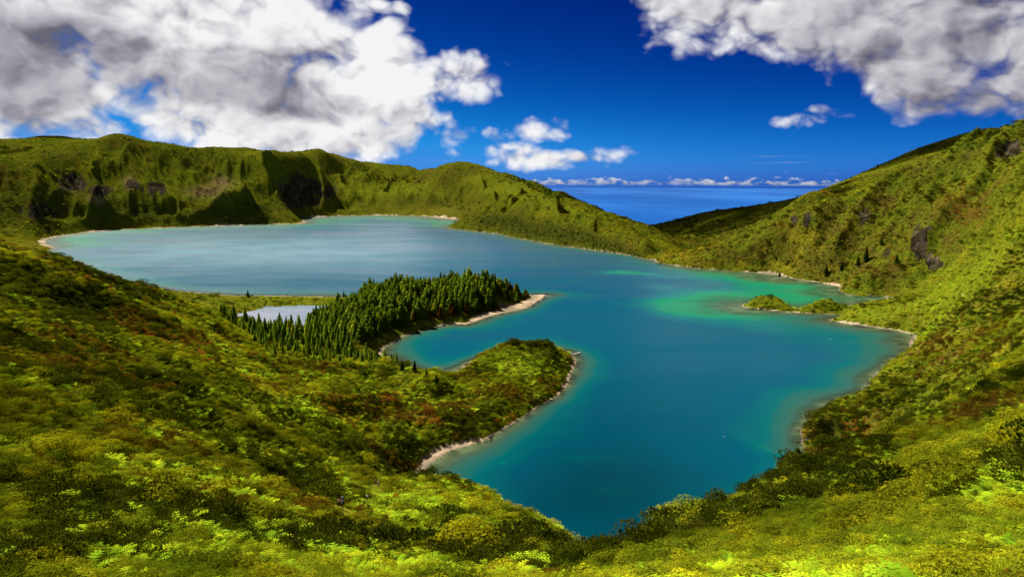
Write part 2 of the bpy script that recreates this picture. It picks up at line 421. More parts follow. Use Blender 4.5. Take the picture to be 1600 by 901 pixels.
# drop near duplicates
keep = []
for i in range(len(pts)):
    if all((pts[i, 0] - pts[j, 0]) ** 2 + (pts[i, 1] - pts[j, 1]) ** 2 > 1.5e-5 for j in keep):
        keep.append(i)
pts = pts[keep]
def kern(r2):
    return np.sqrt(r2 + np.float32(1.0e-4))
n = len(pts)
A = np.zeros((n + 3, n + 3))
d2 = (pts[:, None, 0] - pts[None, :, 0]) ** 2 + (pts[:, None, 1] - pts[None, :, 1]) ** 2
A[:n, :n] = kern(d2) + np.eye(n) * -0.0005
A[:n, n] = A[n, :n] = 1
A[:n, n + 1] = A[n + 1, :n] = pts[:, 0]
A[:n, n + 2] = A[n + 2, :n] = pts[:, 1]
coef = np.linalg.solve(A, np.concatenate([pts[:, 2], np.zeros(3)]))
def rbf(th, lr):
    out = np.empty(th.size)
    t, l = th.ravel(), lr.ravel()
    for s in range(0, t.size, 10000):
        k = (t[s:s + 10000, None] - pts[None, :, 0]) ** 2
        k += (l[s:s + 10000, None] - pts[None, :, 1]) ** 2
        k += 1.0e-4
        np.sqrt(k, out=k)
        out[s:s + 10000] = k @ coef[:n] + coef[n] + coef[n + 1] * t[s:s + 10000] + coef[n + 2] * l[s:s + 10000]
    return out.reshape(th.shape)
def upsample(a, k, size):
    """Catmull-Rom along axis 0, k steps per input step"""
    pos = np.minimum(np.arange(size) / k, a.shape[0] - 1)
    i = np.minimum(pos.astype(int), a.shape[0] - 2)
    f = (pos - i)[:, None]
    g = lambda j: a[np.clip(i + j, 0, a.shape[0] - 1)]
    p0, p1, p2, p3 = g(-1), g(0), g(1), g(2)
    return p1 + 0.5 * f * (p2 - p0 + f * (2 * p0 - 5 * p1 + 4 * p2 - p3 + f * (3 * (p1 - p2) + p3 - p0)))
def rbf_grid(th, lr):
    a = rbf(th[::3, ::3], lr[::3, ::3])
    a = upsample(a, 3, th.shape[0])
    return upsample(a.T, 3, th.shape[1]).T.astype(np.float32)

def heights(th, lr):
    """height of the ground, signed distance to the lake in metres"""
    r = np.exp(lr)
    x, y = r * np.sin(th), r * np.cos(th)
    # a gentle wander of the shoreline
    wob = 0.0022 * fbm(th * 90, lr * 90, 3, 5) + 0.001 * fbm(th * 320, lr * 320, 2, 9)
    near_seg = np.zeros(th.shape, np.int32)
    sd = poly_sd(SHORE, th, lr, near_seg) + wob
    ct, cl = th[::6, ::6], lr[::6, ::6]
    ws = np.zeros(ct.shape); wp = np.zeros(ct.shape + (2,))
    for i in range(len(SHORE)):
        for f in (0.0, 0.5):
            q = SHORE[i] * (1 - f) + SHORE[(i + 1) % len(SHORE)] * f
            w = 1 / ((ct - q[0]) ** 2 + (cl - q[1]) ** 2 + 2e-4) ** 2
            ws += w; wp += w[..., None] * PROFILE[i]
    prof = [upsample(upsample(wp[..., j] / ws, 6, th.shape[0]).T, 6, th.shape[1]).T for j in (0, 1)]
    strip, shelf = PROFILE[near_seg, 0] * 0.5 + 0.5 * prof[0], np.maximum(prof[1], 8)
    sp = poly_sd(POND, th, lr) + wob * 2
    sdm, spm = np.where(sd > 0, (np.exp(sd) - 1) * r, sd * r), sp * r
    h = rbf_grid(th, lr)
    land = sstep(0.0, 1.0, sdm / (0.03 * r + 6))
    steep = sstep(4, 60, h)
    far = sstep(900, 1500, r)
    # gullies and spurs
    seaward = 1 - 0.75 * sstep(0.16, 0.22, th)
    # the crest line of the rim itself is smooth
    zz_ = h - CAM_H
    ff_ = np.maximum(y * CPI - zz_ * SP, 1)
    cx_, cy_ = 800 + F_PX * x / ff_, 450.5 - F_PX * (y * SP + zz_ * CPI) / ff_
    crest = np.interp(cx_, [0, 110, 150, 180, 260, 330, 430, 510, 560, 640, 690, 720, 750, 790, 830, 880, 920, 960, 1020], [240, 235, 219, 208, 223, 229, 235, 241, 252, 262, 258, 254, 262, 271, 282, 299, 318, 334, 354])
    seaward = seaward * (0.12 + 0.88 * sstep(4, 34, cy_ - crest))
    h = h + land * steep * far * seaward * (78 * (ridged(th * 19 + 0.4 * fbm(x / 300, y / 300, 2, 61), lr * 5, 4, 1) - 0.60) + 14 * (ridged(x / 75, y / 120, 4, 4) - 0.55))
    mid = (1 - far) * sstep(300, 560, r)
    h = h + land * sstep(3, 40, h) * mid * (18 * (ridged(x / 80, y / 110, 4, 2) - 0.66) + 3.0 * fbm(x / 26, y / 26, 3, 3))
    # ribs and gullies running down the mountainside
    mt = sstep(0.12, 0.22, th) * sstep(520, 640, r) * (1 - sstep(1250, 1500, r)) * land * sstep(6, 45, h)
    h = h + mt * 30 * (ridged((-0.55 * x + 0.83 * y) / 62 + 0.5 * fbm(x / 60, y / 60, 2, 63), (0.83 * x + 0.55 * y) / 260, 4, 64) - 0.66)
    # spurs and hollows running down the long near slope
    lf = (1 - sstep(-0.16, 0.0, th)) * sstep(60, 140, r) * (1 - sstep(430, 540, r)) * land
    h = h + lf * 11 * np.clip(r / 330, 0.15, 1) * (ridged((-0.66 * x + 0.75 * y) / 40 + 0.45 * fbm(x / 40, y / 40, 2, 73), (0.75 * x + 0.66 * y) / 170, 3, 74) - 0.62)
    rf = sstep(0.2, 0.32, th) * sstep(60, 140, r) * (1 - sstep(430, 540, r)) * land
    h = h + rf * 9 * np.clip(r / 330, 0.15, 1) * (ridged((0.55 * x + 0.83 * y) / 38 + 0.45 * fbm(x / 40, y / 40, 2, 75), (-0.83 * x + 0.55 * y) / 150, 3, 76) - 0.62)
    near = (1 - sstep(300, 560, r)) * np.clip(r / 280, 0.05, 1)
    h = h + land * near * (6.5 * (ridged(x / 44 + y / 160, y / 80 - x / 160, 4, 6) - 0.5) + 1.0 * fbm(x / 11, y / 11, 3, 8))
    h = h + land * (1 - sstep(3, 30, h)) * 0.5 * fbm(x / 14, y / 14, 3, 12)
    # the roughened ground still passes through every point read off the photograph
    ti = np.clip(np.round(np.interp(anchors[:, 0], th[0], np.arange(th.shape[1]))).astype(int), 0, th.shape[1] - 1)
    li = np.clip(np.round(np.interp(anchors[:, 1], lr[:, 0], np.arange(th.shape[0]))).astype(int), 0, th.shape[0] - 1)
    res = np.clip(anchors[:, 2] - h[li, ti], -30, 30)
    num = np.zeros(ct.shape); den = np.full(ct.shape, 0.35)
    for (a_, l_, _z), e_ in zip(anchors, res):
        s_ = 0.016 + 0.012 * float(np.clip((math.exp(l_) - 300) / 1500, 0, 1))
        i0, i1 = np.searchsorted(cl[:, 0], (l_ - 3 * s_, l_ + 3 * s_)); j0, j1 = np.searchsorted(ct[0], (a_ - 3 * s_, a_ + 3 * s_))
        w = np.exp(-((ct[i0:i1, j0:j1] - a_) ** 2 + (cl[i0:i1, j0:j1] - l_) ** 2) / s_ ** 2)
        num[i0:i1, j0:j1] += w * e_; den[i0:i1, j0:j1] += w
    h = h + upsample(upsample(num / den, 6, th.shape[0]).T, 6, th.shape[1]).T
    h = np.where(r < 32, np.minimum(h, 124 - 0.32 * r), h)
    k_ = sstep(17, 27, r)
    h = h * k_ + (124 - 0.42 * r) * (1 - k_)
    # bank just above the water (no steeper than scree), bed below it
    bank = np.minimum(0.07 * np.maximum(sdm, 0), 1.0)
    low = np.minimum(h, 0.06 * np.minimum(sdm, strip) + 0.85 * np.maximum(sdm - strip, 0) + 0.012 * np.maximum(sdm - strip, 0) ** 2)
    h = np.maximum(low, np.where(sdm < 60, bank, -1000))
    dep = np.maximum(-sdm, 0)
    dn = dep / shelf * (0.8 + 0.5 * fbm(x / 55, y / 55, 3, 3))
    bed = -(0.1 + 2.6 * np.minimum(dn, 1) + 9 * np.maximum(dn - 1, 0))
    h = np.where(sdm <= 0, np.maximum(bed, -18.0), h)
    h = np.where((spm < 0) & (sdm > 0), 1.2 - np.minimum(-spm * 0.05, 0.9), h)
    return h.astype(np.float32), sdm, spm, x, y, strip, shelf

# polar sheet of ground, finer where the picture needs it
TH = np.radians(np.concatenate([np.linspace(-76, -46, 36, endpoint=False), np.linspace(-46, 46, 1017), np.linspace(46, 76, 37)[1:]]))
def lrows(a, b, k): return np.linspace(math.log(a), math.log(b), k, endpoint=False)
LR = np.concatenate([lrows(3, 15, 16), lrows(15, 60, 60), lrows(60, 350, 240), lrows(350, 1000, 300), lrows(1000, 2000, 170), lrows(2000, 3600, 170), np.linspace(math.log(3600), math.log(8000), 40)])
TT, LL = np.meshgrid(TH, LR)                       # rows x columns
HH, SDM, SPM, XX, YY, STRIP, SHELF = heights(TT, LL)
NR, NC = HH.shape
RR = np.exp(LL)
# ------------------------------------------------------------------ mesh helpers
def mesh_from(name, co, faces, mat=None, smooth=True):
    me = bpy.data.meshes.new(name)
    co = np.asarray(co, np.float32); faces = np.asarray(faces, np.int32)
    k = faces.shape[1]
    me.vertices.add(len(co)); me.vertices.foreach_set('co', co.ravel())
    me.loops.add(faces.size); me.loops.foreach_set('vertex_index', faces.ravel())
    me.polygons.add(len(faces))
    me.polygons.foreach_set('loop_start', np.arange(0, faces.size, k, dtype=np.int32))
    me.polygons.foreach_set('loop_total', np.full(len(faces), k, np.int32))
    me.polygons.foreach_set('use_smooth', np.full(len(faces), smooth))
    me.update(calc_edges=True)
    if mat is not None:
        me.materials.append(mat)
    return me
def link(name, me, parent=None, **props):
    o = bpy.data.objects.new(name, me)
    C.objects.link(o)
    if parent is not None:
        o.parent = parent
    for k, q in props.items():
        o[k] = q
    return o
def attr(me, name, vals):
    a = me.attributes.new(name, 'FLOAT', 'POINT')
    a.data.foreach_set('value', np.asarray(vals, np.float32))
def new_mat(name):
    m = bpy.data.materials.new(name)
    m.use_nodes = True
    m.node_tree.nodes.clear()
    g = NB(m.node_tree)
    out = g.n('ShaderNodeOutputMaterial')
    return m, g, out
# ------------------------------------------------------------------ where things are on the ground sheet
def to_px(x, y, z):
    """photograph pixel of a point (used only to say where rock, sand, woods and painted light go)"""
    zz = z - CAM_H
    f = y * CPI - zz * SP
    u = y * SP + zz * CPI
    f = np.maximum(f, 1.0)
    return 800 + F_PX * x / f, 450.5 - F_PX * u / f
PXX, PYY = to_px(XX, YY, HH)
def blob(x, y, rx, ry, a=0.0):
    c, s = math.cos(math.radians(a)), math.sin(math.radians(a))
    u, v = PXX - x, PYY - y
    return np.exp(-(((u * c + v * s) / rx) ** 2 + ((v * c - u * s) / ry) ** 2))
def sample(grid, th, lr):
    ci = np.interp(th, TH, np.arange(NC)); ri = np.interp(lr, LR, np.arange(NR))
    c0 = np.minimum(ci.astype(int), NC - 2); r0 = np.minimum(ri.astype(int), NR - 2)
    fc, fr = ci - c0, ri - r0
    return (grid[r0, c0] * (1 - fc) + grid[r0, c0 + 1] * fc) * (1 - fr) + (grid[r0 + 1, c0] * (1 - fc) + grid[r0 + 1, c0 + 1] * fc) * fr
def ground(x, y):
    x, y = np.atleast_1d(np.asarray(x, float)), np.atleast_1d(np.asarray(y, float))
    return sample(HH, np.arctan2(x, y), np.log(np.hypot(x, y)))

gx = np.gradient(HH, axis=1) / (np.gradient(TT, axis=1) * RR)
gy = np.gradient(HH, axis=0) / (np.gradient(LL, axis=0) * RR)
SLOPE = np.hypot(gx, gy)
edge_n = fbm(XX / 9, YY / 9, 3, 21)
edge_w = np.clip(1.15 + 0.5 * edge_n + 1.1 * fbm(XX / 38, YY / 38, 2, 22), np.where(STRIP > 14, 0.8, 0.15), 2.2)
SAND = sstep(1.0, 0.55, SDM / (STRIP * edge_w))
SAND = np.where(SDM <= 0, 1.0, SAND) * (HH < 9)
# dry meadow patch on the wooded point and the bare flats by the far shore
MEADOW = np.clip(blob(808, 470, 22, 5, -14) * 1.6 + blob(50, 384, 60, 9) * 1.5 + blob(365, 464, 20, 4) + blob(660, 330, 90, 10) * 0.8, 0, 1)
SAND = np.clip(SAND - blob(808, 469, 20, 4, -14) * 1.3 * (SDM > 0), 0, 1)
ROCK = np.clip(1.5 * blob(462, 298, 24, 26) + 0.9 * blob(500, 300, 30, 20) + 1.2 * blob(112, 285, 22, 16) + blob(160, 298, 22, 9) + 1.1 * blob(242, 296, 22, 12) + blob(205, 288, 10, 8)
               + 0.9 * blob(60, 330, 40, 14) + 1.3 * blob(1437, 378, 18, 28, 15) + 1.2 * blob(1462, 412, 18, 12) + 1.2 * blob(1580, 232, 26, 13, -25) + 0.9 * blob(1352, 338, 12, 16)
               + 0.8 * blob(1262, 345, 10, 18) + 0.7 * blob(1240, 345, 9, 14) + 0.7 * blob(1385, 395, 9, 10) + 0.8 * blob(1262, 688, 16, 8), 0, 1)
ROCK *= sstep(0.36, 0.62, 0.5 + 0.5 * fbm(PXX / 9.0, PYY / 16.0, 3, 31) + 0.25 * ROCK)
PINK = np.clip(1.4 * blob(152, 312, 11, 6) + 1.1 * blob(202, 286, 8, 9) + 0.7 * blob(345, 285, 18, 10) + 0.8 * blob(320, 300, 26, 8), 0, 1)
RED = np.clip(blob(705, 478, 9, 12) + blob(680, 492, 18, 8) + 0.8 * blob(665, 650, 28, 20) + 0.8 * blob(610, 620, 26, 10) + 0.8 * blob(1345, 668, 36, 20) + 0.7 * blob(1500, 330, 50, 22, 20) + 0.5 * blob(1225, 360, 26, 24)
              + 0.6 * blob(1110, 412, 40, 8) + 0.6 * blob(985, 385, 40, 9, 25) + 0.7 * blob(1410, 492, 26, 12) + 0.4 * blob(740, 300, 40, 18), 0, 1)
# dark belts of wood on the far rim and along the back of the cone
WOOD = np.clip(1.4 * blob(610, 281, 48, 6, 0) + 1.3 * blob(822, 288, 34, 4, 25) + 0.9 * blob(862, 303, 26, 3.5, 25) + 0.6 * blob(560, 262, 30, 10, 15)
               + 0.8 * blob(1100, 355, 120, 22), 0, 1)
SHADED_VEG = np.clip(1.2 * blob(830, 358, 120, 17, 12) + blob(960, 388, 70, 8, 22) + 0.9 * blob(215, 330, 55, 22) + 0.9 * blob(375, 330, 75, 18) + 0.8 * blob(40, 310, 90, 40) + 0.5 * blob(480, 305, 45, 25)
                  + 0.6 * blob(680, 318, 70, 12) + 0.7 * blob(735, 655, 70, 18, -20) + 0.4 * blob(1500, 250, 120, 25, -28) + blob(1285, 678, 45, 22) + 0.5 * blob(1400, 640, 80, 25, -20), 0, 1)  # dark scrub, plus the shade of faces turned from the sun painted in
RUST = np.clip(0.55 * blob(1400, 350, 230, 85, -15) + 0.5 * blob(1150, 395, 110, 25) + 0.4 * blob(1480, 560, 120, 60, -30) + 0.25 * blob(260, 520, 200, 45, 25) + 0.35 * blob(640, 640, 110, 35) + 0.5 * blob(700, 270, 60, 16), 0, 1)
SUNLIT_LUSH = np.clip(0.9 * blob(1200, 472, 50, 14) + 0.9 * blob(1288, 475, 34, 12) + 0.8 * blob(1370, 490, 60, 16) + blob(820, 568, 70, 22) + blob(1490, 445, 110, 30, -35) + 0.8 * blob(790, 300, 110, 16, 18) + 0.9 * blob(650, 790, 140, 45) + 0.8 * blob(290, 290, 60, 30) + 0.8 * blob(620, 300, 60, 12)
               + 0.6 * blob(430, 640, 120, 30, 20) + 0.7 * blob(480, 462, 140, 8) + 0.6 * blob(400, 262, 60, 16), 0, 1)  # bright greenery, plus sunlit slopes painted into the colour
# rough the bare rock up
HH = HH + (ROCK * (RR > 600) * np.minimum(0.008 * RR, 13) * (ridged(XX / 15, YY / 34 + HH / 22, 4, 41) - 0.45)).astype(np.float32)

# ------------------------------------------------------------------ ground material
def world_pos(g):
    return g.n('ShaderNodeNewGeometry').outputs['Position']
def at_mat(g, name):
    nd = g.n('ShaderNodeAttribute')
    nd.attribute_name = name
    return nd.outputs['Fac']
def make_ground_mat():
    m, g, out = new_mat('scrub_ground')
    pos = world_pos(g)
    dist = at_mat(g, 'reach')                      # metres from the road the viewpoint stands on: sets the grain of the scrub
    def blend(sc, detail=4, rough=0.6):
        return g.noise(pos, sc, detail, rough)
    n_big = blend(0.006, 5, 0.55)
    n_mid = blend(0.035, 5, 0.6)
    n_fine = blend(0.22, 6, 0.72)
    # greens and olive, dry yellow and brown in patches
    f = g.add(g.mul(n_fine, 0.75), g.mul(n_mid, 0.45))
    base = g.colramp(f, [(0.36, (0.018, 0.026, 0.004)), (0.50, (0.065, 0.092, 0.006)), (0.62, (0.150, 0.170, 0.009)), (0.78, (0.260, 0.250, 0.012))])
    brown = g.colramp(n_fine, [(0.35, (0.030, 0.022, 0.006)), (0.65, (0.150, 0.100, 0.018))])
    c = g.mix(g.ramp(g.add(g.add(g.mul(n_mid, 0.6), g.mul(n_big, 0.5)), g.mul(at_mat(g, 'rust'), 0.16)), 0.55, 0.68, 0, 0.8), base, brown)
    bright = g.colramp(n_fine, [(0.3, (0.09, 0.11, 0.006)), (0.7, (0.37, 0.32, 0.014))])
    c = g.mix(g.ramp(g.add(g.mul(n_mid, 0.5), g.mul(blend(0.011, 3), 0.55)), 0.545, 0.66, 0, 0.8), c, bright)
    c = g.mix(g.mul(at_mat(g, 'sunlit_lush'), 0.7), c, g.colramp(n_fine, [(0.3, (0.09, 0.13, 0.006)), (0.7, (0.30, 0.32, 0.014))]))
    c = g.mix(g.mul(at_mat(g, 'shaded_veg'), 0.8), c, g.colramp(n_fine, [(0.35, (0.020, 0.026, 0.005)), (0.6, (0.070, 0.075, 0.010)), (0.75, (0.13, 0.11, 0.02))]))
    c = g.mix(g.mul(at_mat(g, 'meadow'), 0.9), c, g.colramp(n_fine, [(0.3, (0.10, 0.11, 0.01)), (0.7, (0.30, 0.26, 0.02))]))
    c = g.mix(g.mul(at_mat(g, 'red'), g.ramp(n_fine, 0.42, 0.62)), c, (0.13, 0.040, 0.012))
    c = g.mix(g.mul(at_mat(g, 'pink'), g.ramp(n_fine, 0.3, 0.55)), c, (0.34, 0.20, 0.11))
    # rock
    mp = g.n('ShaderNodeMapping')
    g.link(pos, mp.inputs[0])
    mp.inputs['Scale'].default_value = (1, 1, 0.25)
    rk = g.noise(mp.outputs[0], 0.09, 6, 0.7)
    rock = g.colramp(rk, [(0.36, (0.014, 0.011, 0.008)), (0.5, (0.050, 0.038, 0.026)), (0.62, (0.13, 0.095, 0.06)), (0.74, (0.28, 0.21, 0.14))])
    c = g.mix(g.ramp(g.add(at_mat(g, 'rock'), g.mul(g.sub(rk, 0.5), 1.4)), 0.42, 0.47, 0, 0.97), c, rock)
    bs = g.n('ShaderNodeBsdfDiffuse')
    g.link(c, bs.inputs['Color'])
    bs.inputs['Roughness'].default_value = 0.6
    bp = g.n('ShaderNodeBump')
    bp.inputs['Strength'].default_value = 1.0
    g.link(g.mul(dist, 0.0055), bp.inputs['Distance'])
    g.link(g.noise(pos, 0.16, 6, 0.75), bp.inputs['Height'])
    g.link(bp.outputs[0], bs.inputs['Normal'])
    g.link(bs.outputs[0], out.inputs['Surface'])
    return m
def make_sand_mat(name, bed):
    m, g, out = new_mat(name)
    pos = world_pos(g)
    a = g.noise(pos, 0.5, 6, 0.65)
    if bed:
        c = g.colramp(g.noise(pos, 0.06, 6, 0.62), [(0.36, (0.030, 0.026, 0.018)), (0.47, (0.085, 0.072, 0.042)), (0.58, (0.17, 0.14, 0.085)), (0.75, (0.24, 0.20, 0.13))])
    else:
        c = g.colramp(a, [(0.30, (0.19, 0.14, 0.09)), (0.48, (0.36, 0.265, 0.175)), (0.7, (0.48, 0.37, 0.255))])
        c = g.mix(g.ramp(g.noise(pos, 0.022, 3, 0.6), 0.42, 0.62, 0.0, 0.8), c, (0.13, 0.105, 0.07))
        z = g.sep(pos)[2]
        c = g.mix(g.ramp(z, 0.02, 0.20, 0.75, 0.0), c, (0.10, 0.075, 0.05))
        c = g.mix(g.ramp(g.noise(pos, 0.13, 3), 0.60, 0.72, 0, 0.75), c, (0.11, 0.10, 0.02))
    bs = g.n('ShaderNodeBsdfDiffuse')
    g.link(c, bs.inputs['Color'])
    bp = g.n('ShaderNodeBump'); bp.inputs['Distance'].default_value = 0.3; bp.inputs['Strength'].default_value = 0.6
    g.link(a, bp.inputs['Height']); g.link(bp.outputs[0], bs.inputs['Normal'])
    g.link(bs.outputs[0], out.inputs['Surface'])
    return m
GROUND_M = make_ground_mat()
SAND_M = make_sand_mat('pumice_sand', False)
BED_M = make_sand_mat('lake_bed', True)

# ------------------------------------------------------------------ split the sheet into the pieces of the place
COLPX = 800 + F_PX * CPI * np.tan(TT)               # picture column of a bearing at eye level
region = np.zeros((NR, NC), np.int8)                # 0 near hillside
region[(YY > 560) & (COLPX > 960)] = 1              # slope rising behind the spit
region[(YY > 500) & (COLPX <= 960)] = 2             # lake flat and wooded point
region[(YY > 372) & (YY < 505) & (COLPX > 690) & (COLPX < 930)] = 3     # peninsula
region[(YY > 1150) & (COLPX <= 1140)] = 4           # far rim, cone, headland
region[(YY > 1150) & (COLPX > 1140)] = 1
region[(YY > 1560) & (COLPX > 1010)] = 5            # hills towards the sea
region[(YY > 2280) & (COLPX > 1160)] = 5
fr = region[:-1, :-1]
fs = (SAND[:-1, :-1] + SAND[1:, :-1] + SAND[:-1, 1:] + SAND[1:, 1:]) / 4
fw = np.minimum(np.minimum(SDM[:-1, :-1], SDM[1:, :-1]), np.minimum(SDM[:-1, 1:], SDM[1:, 1:])) < 0
kind = np.where(fw, 11, np.where(fs > 0.5, 10, fr))
idx = np.arange(NR * NC).reshape(NR, NC)
quads = np.stack([idx[:-1, :-1], idx[:-1, 1:], idx[1:, 1:], idx[1:, :-1]], -1)
ALLCO = np.stack([XX, YY, HH], -1).reshape(-1, 3)
ATTRS = dict(rust=RUST, shaded_veg=SHADED_VEG, sunlit_lush=SUNLIT_LUSH, rock=ROCK, red=RED, pink=PINK, meadow=MEADOW, reach=np.minimum(RR, 1800.0))
def sheet(name, sel, mat, attrs=True, **props):
    q = quads[sel].reshape(-1, 4)
    used, inv = np.unique(q, return_inverse=True)
    me = mesh_from(name, ALLCO[used], inv.reshape(-1, 4), mat)
    if attrs:
        for k, a in ATTRS.items():
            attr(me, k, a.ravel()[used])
    return link(name, me, kind='structure', **props)
deep = (np.maximum(np.maximum(HH[:-1, :-1], HH[1:, :-1]), np.maximum(HH[:-1, 1:], HH[1:, 1:])) < -16.5)
sheet('near_hillside', kind == 0, GROUND_M, label='scrub covered slope falling from the viewpoint to the lake')
sheet('mountain_slope', kind == 1, GROUND_M, label='big scrub mountainside with dark rock ribs above the spit')
sheet('lake_flat', kind == 2, GROUND_M, label='low green flat with the pond and the wooded point')
sheet('peninsula', kind == 3, GROUND_M, label='rounded scrub peninsula with the landing stage at its tip')
sheet('crater_rim', kind == 4, GROUND_M, label='far crater rim, cone and headland beyond the lake')
sheet('seaward_hills', kind == 5, GROUND_M, label='dark hills between the lake and the sea')
sheet('beach', kind == 10, SAND_M, False, label='pale pumice beach strip along the lake shore')
sheet('lake_bed', (kind == 11) & ~deep, BED_M, False, label='sandy lake bed showing through the shallows')

# ------------------------------------------------------------------ water
def water_mat(name, sea=False):
    m, g, out = new_mat(name)
    pos = world_pos(g)
    mp = g.n('ShaderNodeMapping')
    g.link(pos, mp.inputs[0])
    dep = at_mat(g, 'depth') if not sea else None
    if sea:
        body = g.mix(g.ramp(g.noise(g.v('MULTIPLY', pos, (1, 0.25, 1)), 0.00022, 5, 0.6), 0.4, 0.65), (0.0, 0.060, 0.26), (0.006, 0.095, 0.35))
        clear = None
    else:
        patch = g.noise(pos, 0.009, 4, 0.6)
        em = g.ramp(at_mat(g, 'shelf'), 22, 60)
        sheen = at_mat(g, 'painted_sheen')
        dd = g.add(dep, g.mul(g.sub(patch, 0.5), g.ramp(dep, 1, 10, 1, 7)))
        t = g.ramp(dd, 0.0, 18.0, 0, 1, smooth=False)
        bay = g.colramp(t, [(0.0, (0.03, 0.13, 0.05)), (0.12, (0.0, 0.155, 0.070)), (0.26, (0.0, 0.120, 0.090)), (0.45, (0.0, 0.100, 0.105)), (1.0, (0.0, 0.060, 0.090))])
        open_ = g.colramp(t, [(0.0, (0.05, 0.070, 0.038)), (0.12, (0.012, 0.075, 0.062)), (0.3, (0.0, 0.075, 0.080)), (1.0, (0.0, 0.056, 0.094))])
        body = g.mix(em, open_, bay)
        body = g.mix(g.mul(at_mat(g, 'weed_dim'), g.ramp(patch, 0.3, 0.65, 0.75, 1.0)), body, (0.0, 0.018, 0.030))  # weed beds, plus the weaker reflection of steeply viewed water painted darker
        body = g.mix(g.mul(sheen, g.ramp(patch, 0.3, 0.7, 0.5, 0.85)), body, (0.13, 0.24, 0.29))  # pale cloud reflection painted into the water's body colour
        clear = g.ramp(dd, 0.0, 1.9, 0.95, 0.0)
    df = g.n('ShaderNodeBsdfDiffuse')
    g.link(body, df.inputs['Color'])
    under = df.outputs[0]
    if clear is not None:
        tr = g.n('ShaderNodeBsdfTransparent')
        g.put(tr.inputs[0], (0.72, 0.92, 0.80))
        mx = g.n('ShaderNodeMixShader')
        g.link(clear, mx.inputs[0]); g.link(under, mx.inputs[1]); g.link(tr.outputs[0], mx.inputs[2])
        under = mx.outputs[0]
    # ripples
    bp = g.n('ShaderNodeBump')
    rip = g.noise(g.v('MULTIPLY', pos, (1.0, 0.6, 1.0)), 0.9 if not sea else 0.02, 3, 0.6)
    g.link(rip, bp.inputs['Height'])
    bp.inputs['Strength'].default_value = 1.0
    bp.inputs['Distance'].default_value = 0.035 if not sea else 1.2
    gl = g.n('ShaderNodeBsdfGlossy')
    gl.inputs['Roughness'].default_value = 0.24 if not sea else 0.3
    g.put(gl.inputs['Color'], (0.9, 0.95, 1.0))
    g.link(bp.outputs[0], gl.inputs['Normal'])
    fz = g.n('ShaderNodeFresnel')
    fz.inputs['IOR'].default_value = 1.33
    # mirrored light as a polarising filter on the lens lets it through
    fac = g.mul(g.m('POWER', fz.outputs[0], 2.0), 1.05 if not sea else 0.14)
    # wind lanes: ruffled and smoother water
    lane = g.noise(g.v('MULTIPLY', pos, (0.0035, 0.016, 0.0) if not sea else (0.00006, 0.0002, 0.0)), 1.0, 5, 0.6)
    fac = g.mul(fac, g.ramp(lane, 0.32, 0.68, 0.62, 1.4))
    fine = g.noise(g.v('MULTIPLY', pos, (0.22, 0.13, 0.0)), 1.0, 3, 0.7)
    fac = g.mul(fac, g.ramp(fine, 0.3, 0.7, 0.82, 1.18))
    mx = g.n('ShaderNodeMixShader')
    g.link(fac, mx.inputs[0]); g.link(under, mx.inputs[1]); g.link(gl.outputs[0], mx.inputs[2])
    g.link(mx.outputs[0], out.inputs['Surface'])
    return m
WATER_M = water_mat('lake_water')
SEA_M = water_mat('sea_water', True)
s2 = (slice(None, None, 2), slice(None, None, 2))
wi = idx[s2]
wq = np.stack([wi[:-1, :-1], wi[:-1, 1:], wi[1:, 1:], wi[1:, :-1]], -1)
wet = SDM[s2]
wsel = np.minimum(np.minimum(wet[:-1, :-1], wet[1:, :-1]), np.minimum(wet[:-1, 1:], wet[1:, 1:])) < 0
q = wq[wsel].reshape(-1, 4)
used, inv = np.unique(q, return_inverse=True)
wco = ALLCO[used].copy(); wco[:, 2] = 0.0
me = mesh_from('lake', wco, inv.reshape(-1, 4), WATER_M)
MOUND = np.clip(blob(985, 446, 50, 5) + 0.45 * blob(1090, 446, 60, 7) + 0.5 * blob(1185, 438, 70, 7) + 0.6 * blob(790, 755, 45, 8) + 0.5 * blob(905, 772, 60, 8) + 0.5 * blob(835, 738, 40, 7) + 0.4 * blob(900, 462, 40, 3)
                + 0.5 * blob(1190, 720, 50, 12) + 0.5 * blob(950, 830, 40, 12), 0, 0.95) * (0.6 + 0.8 * vnoise(XX / 45, YY / 30, 71))
attr(me, 'depth', (np.maximum(-HH, 0) * (1 - np.clip(MOUND, 0, .9))).ravel()[used])
attr(me, 'shelf', np.maximum(SHELF, 90 * MOUND).ravel()[used])
attr(me, 'weed_dim', np.clip(0.9 * blob(940, 850, 230, 110) + 0.35 * blob(960, 690, 170, 80), 0, 1).ravel()[used])
attr(me, 'painted_sheen', np.clip(1.1 * blob(390, 408, 290, 34), 0, 1).ravel()[used])  # where the cloud reflection is painted on the lake
link('lake', me, kind='structure', label='blue green crater lake with emerald shallows')
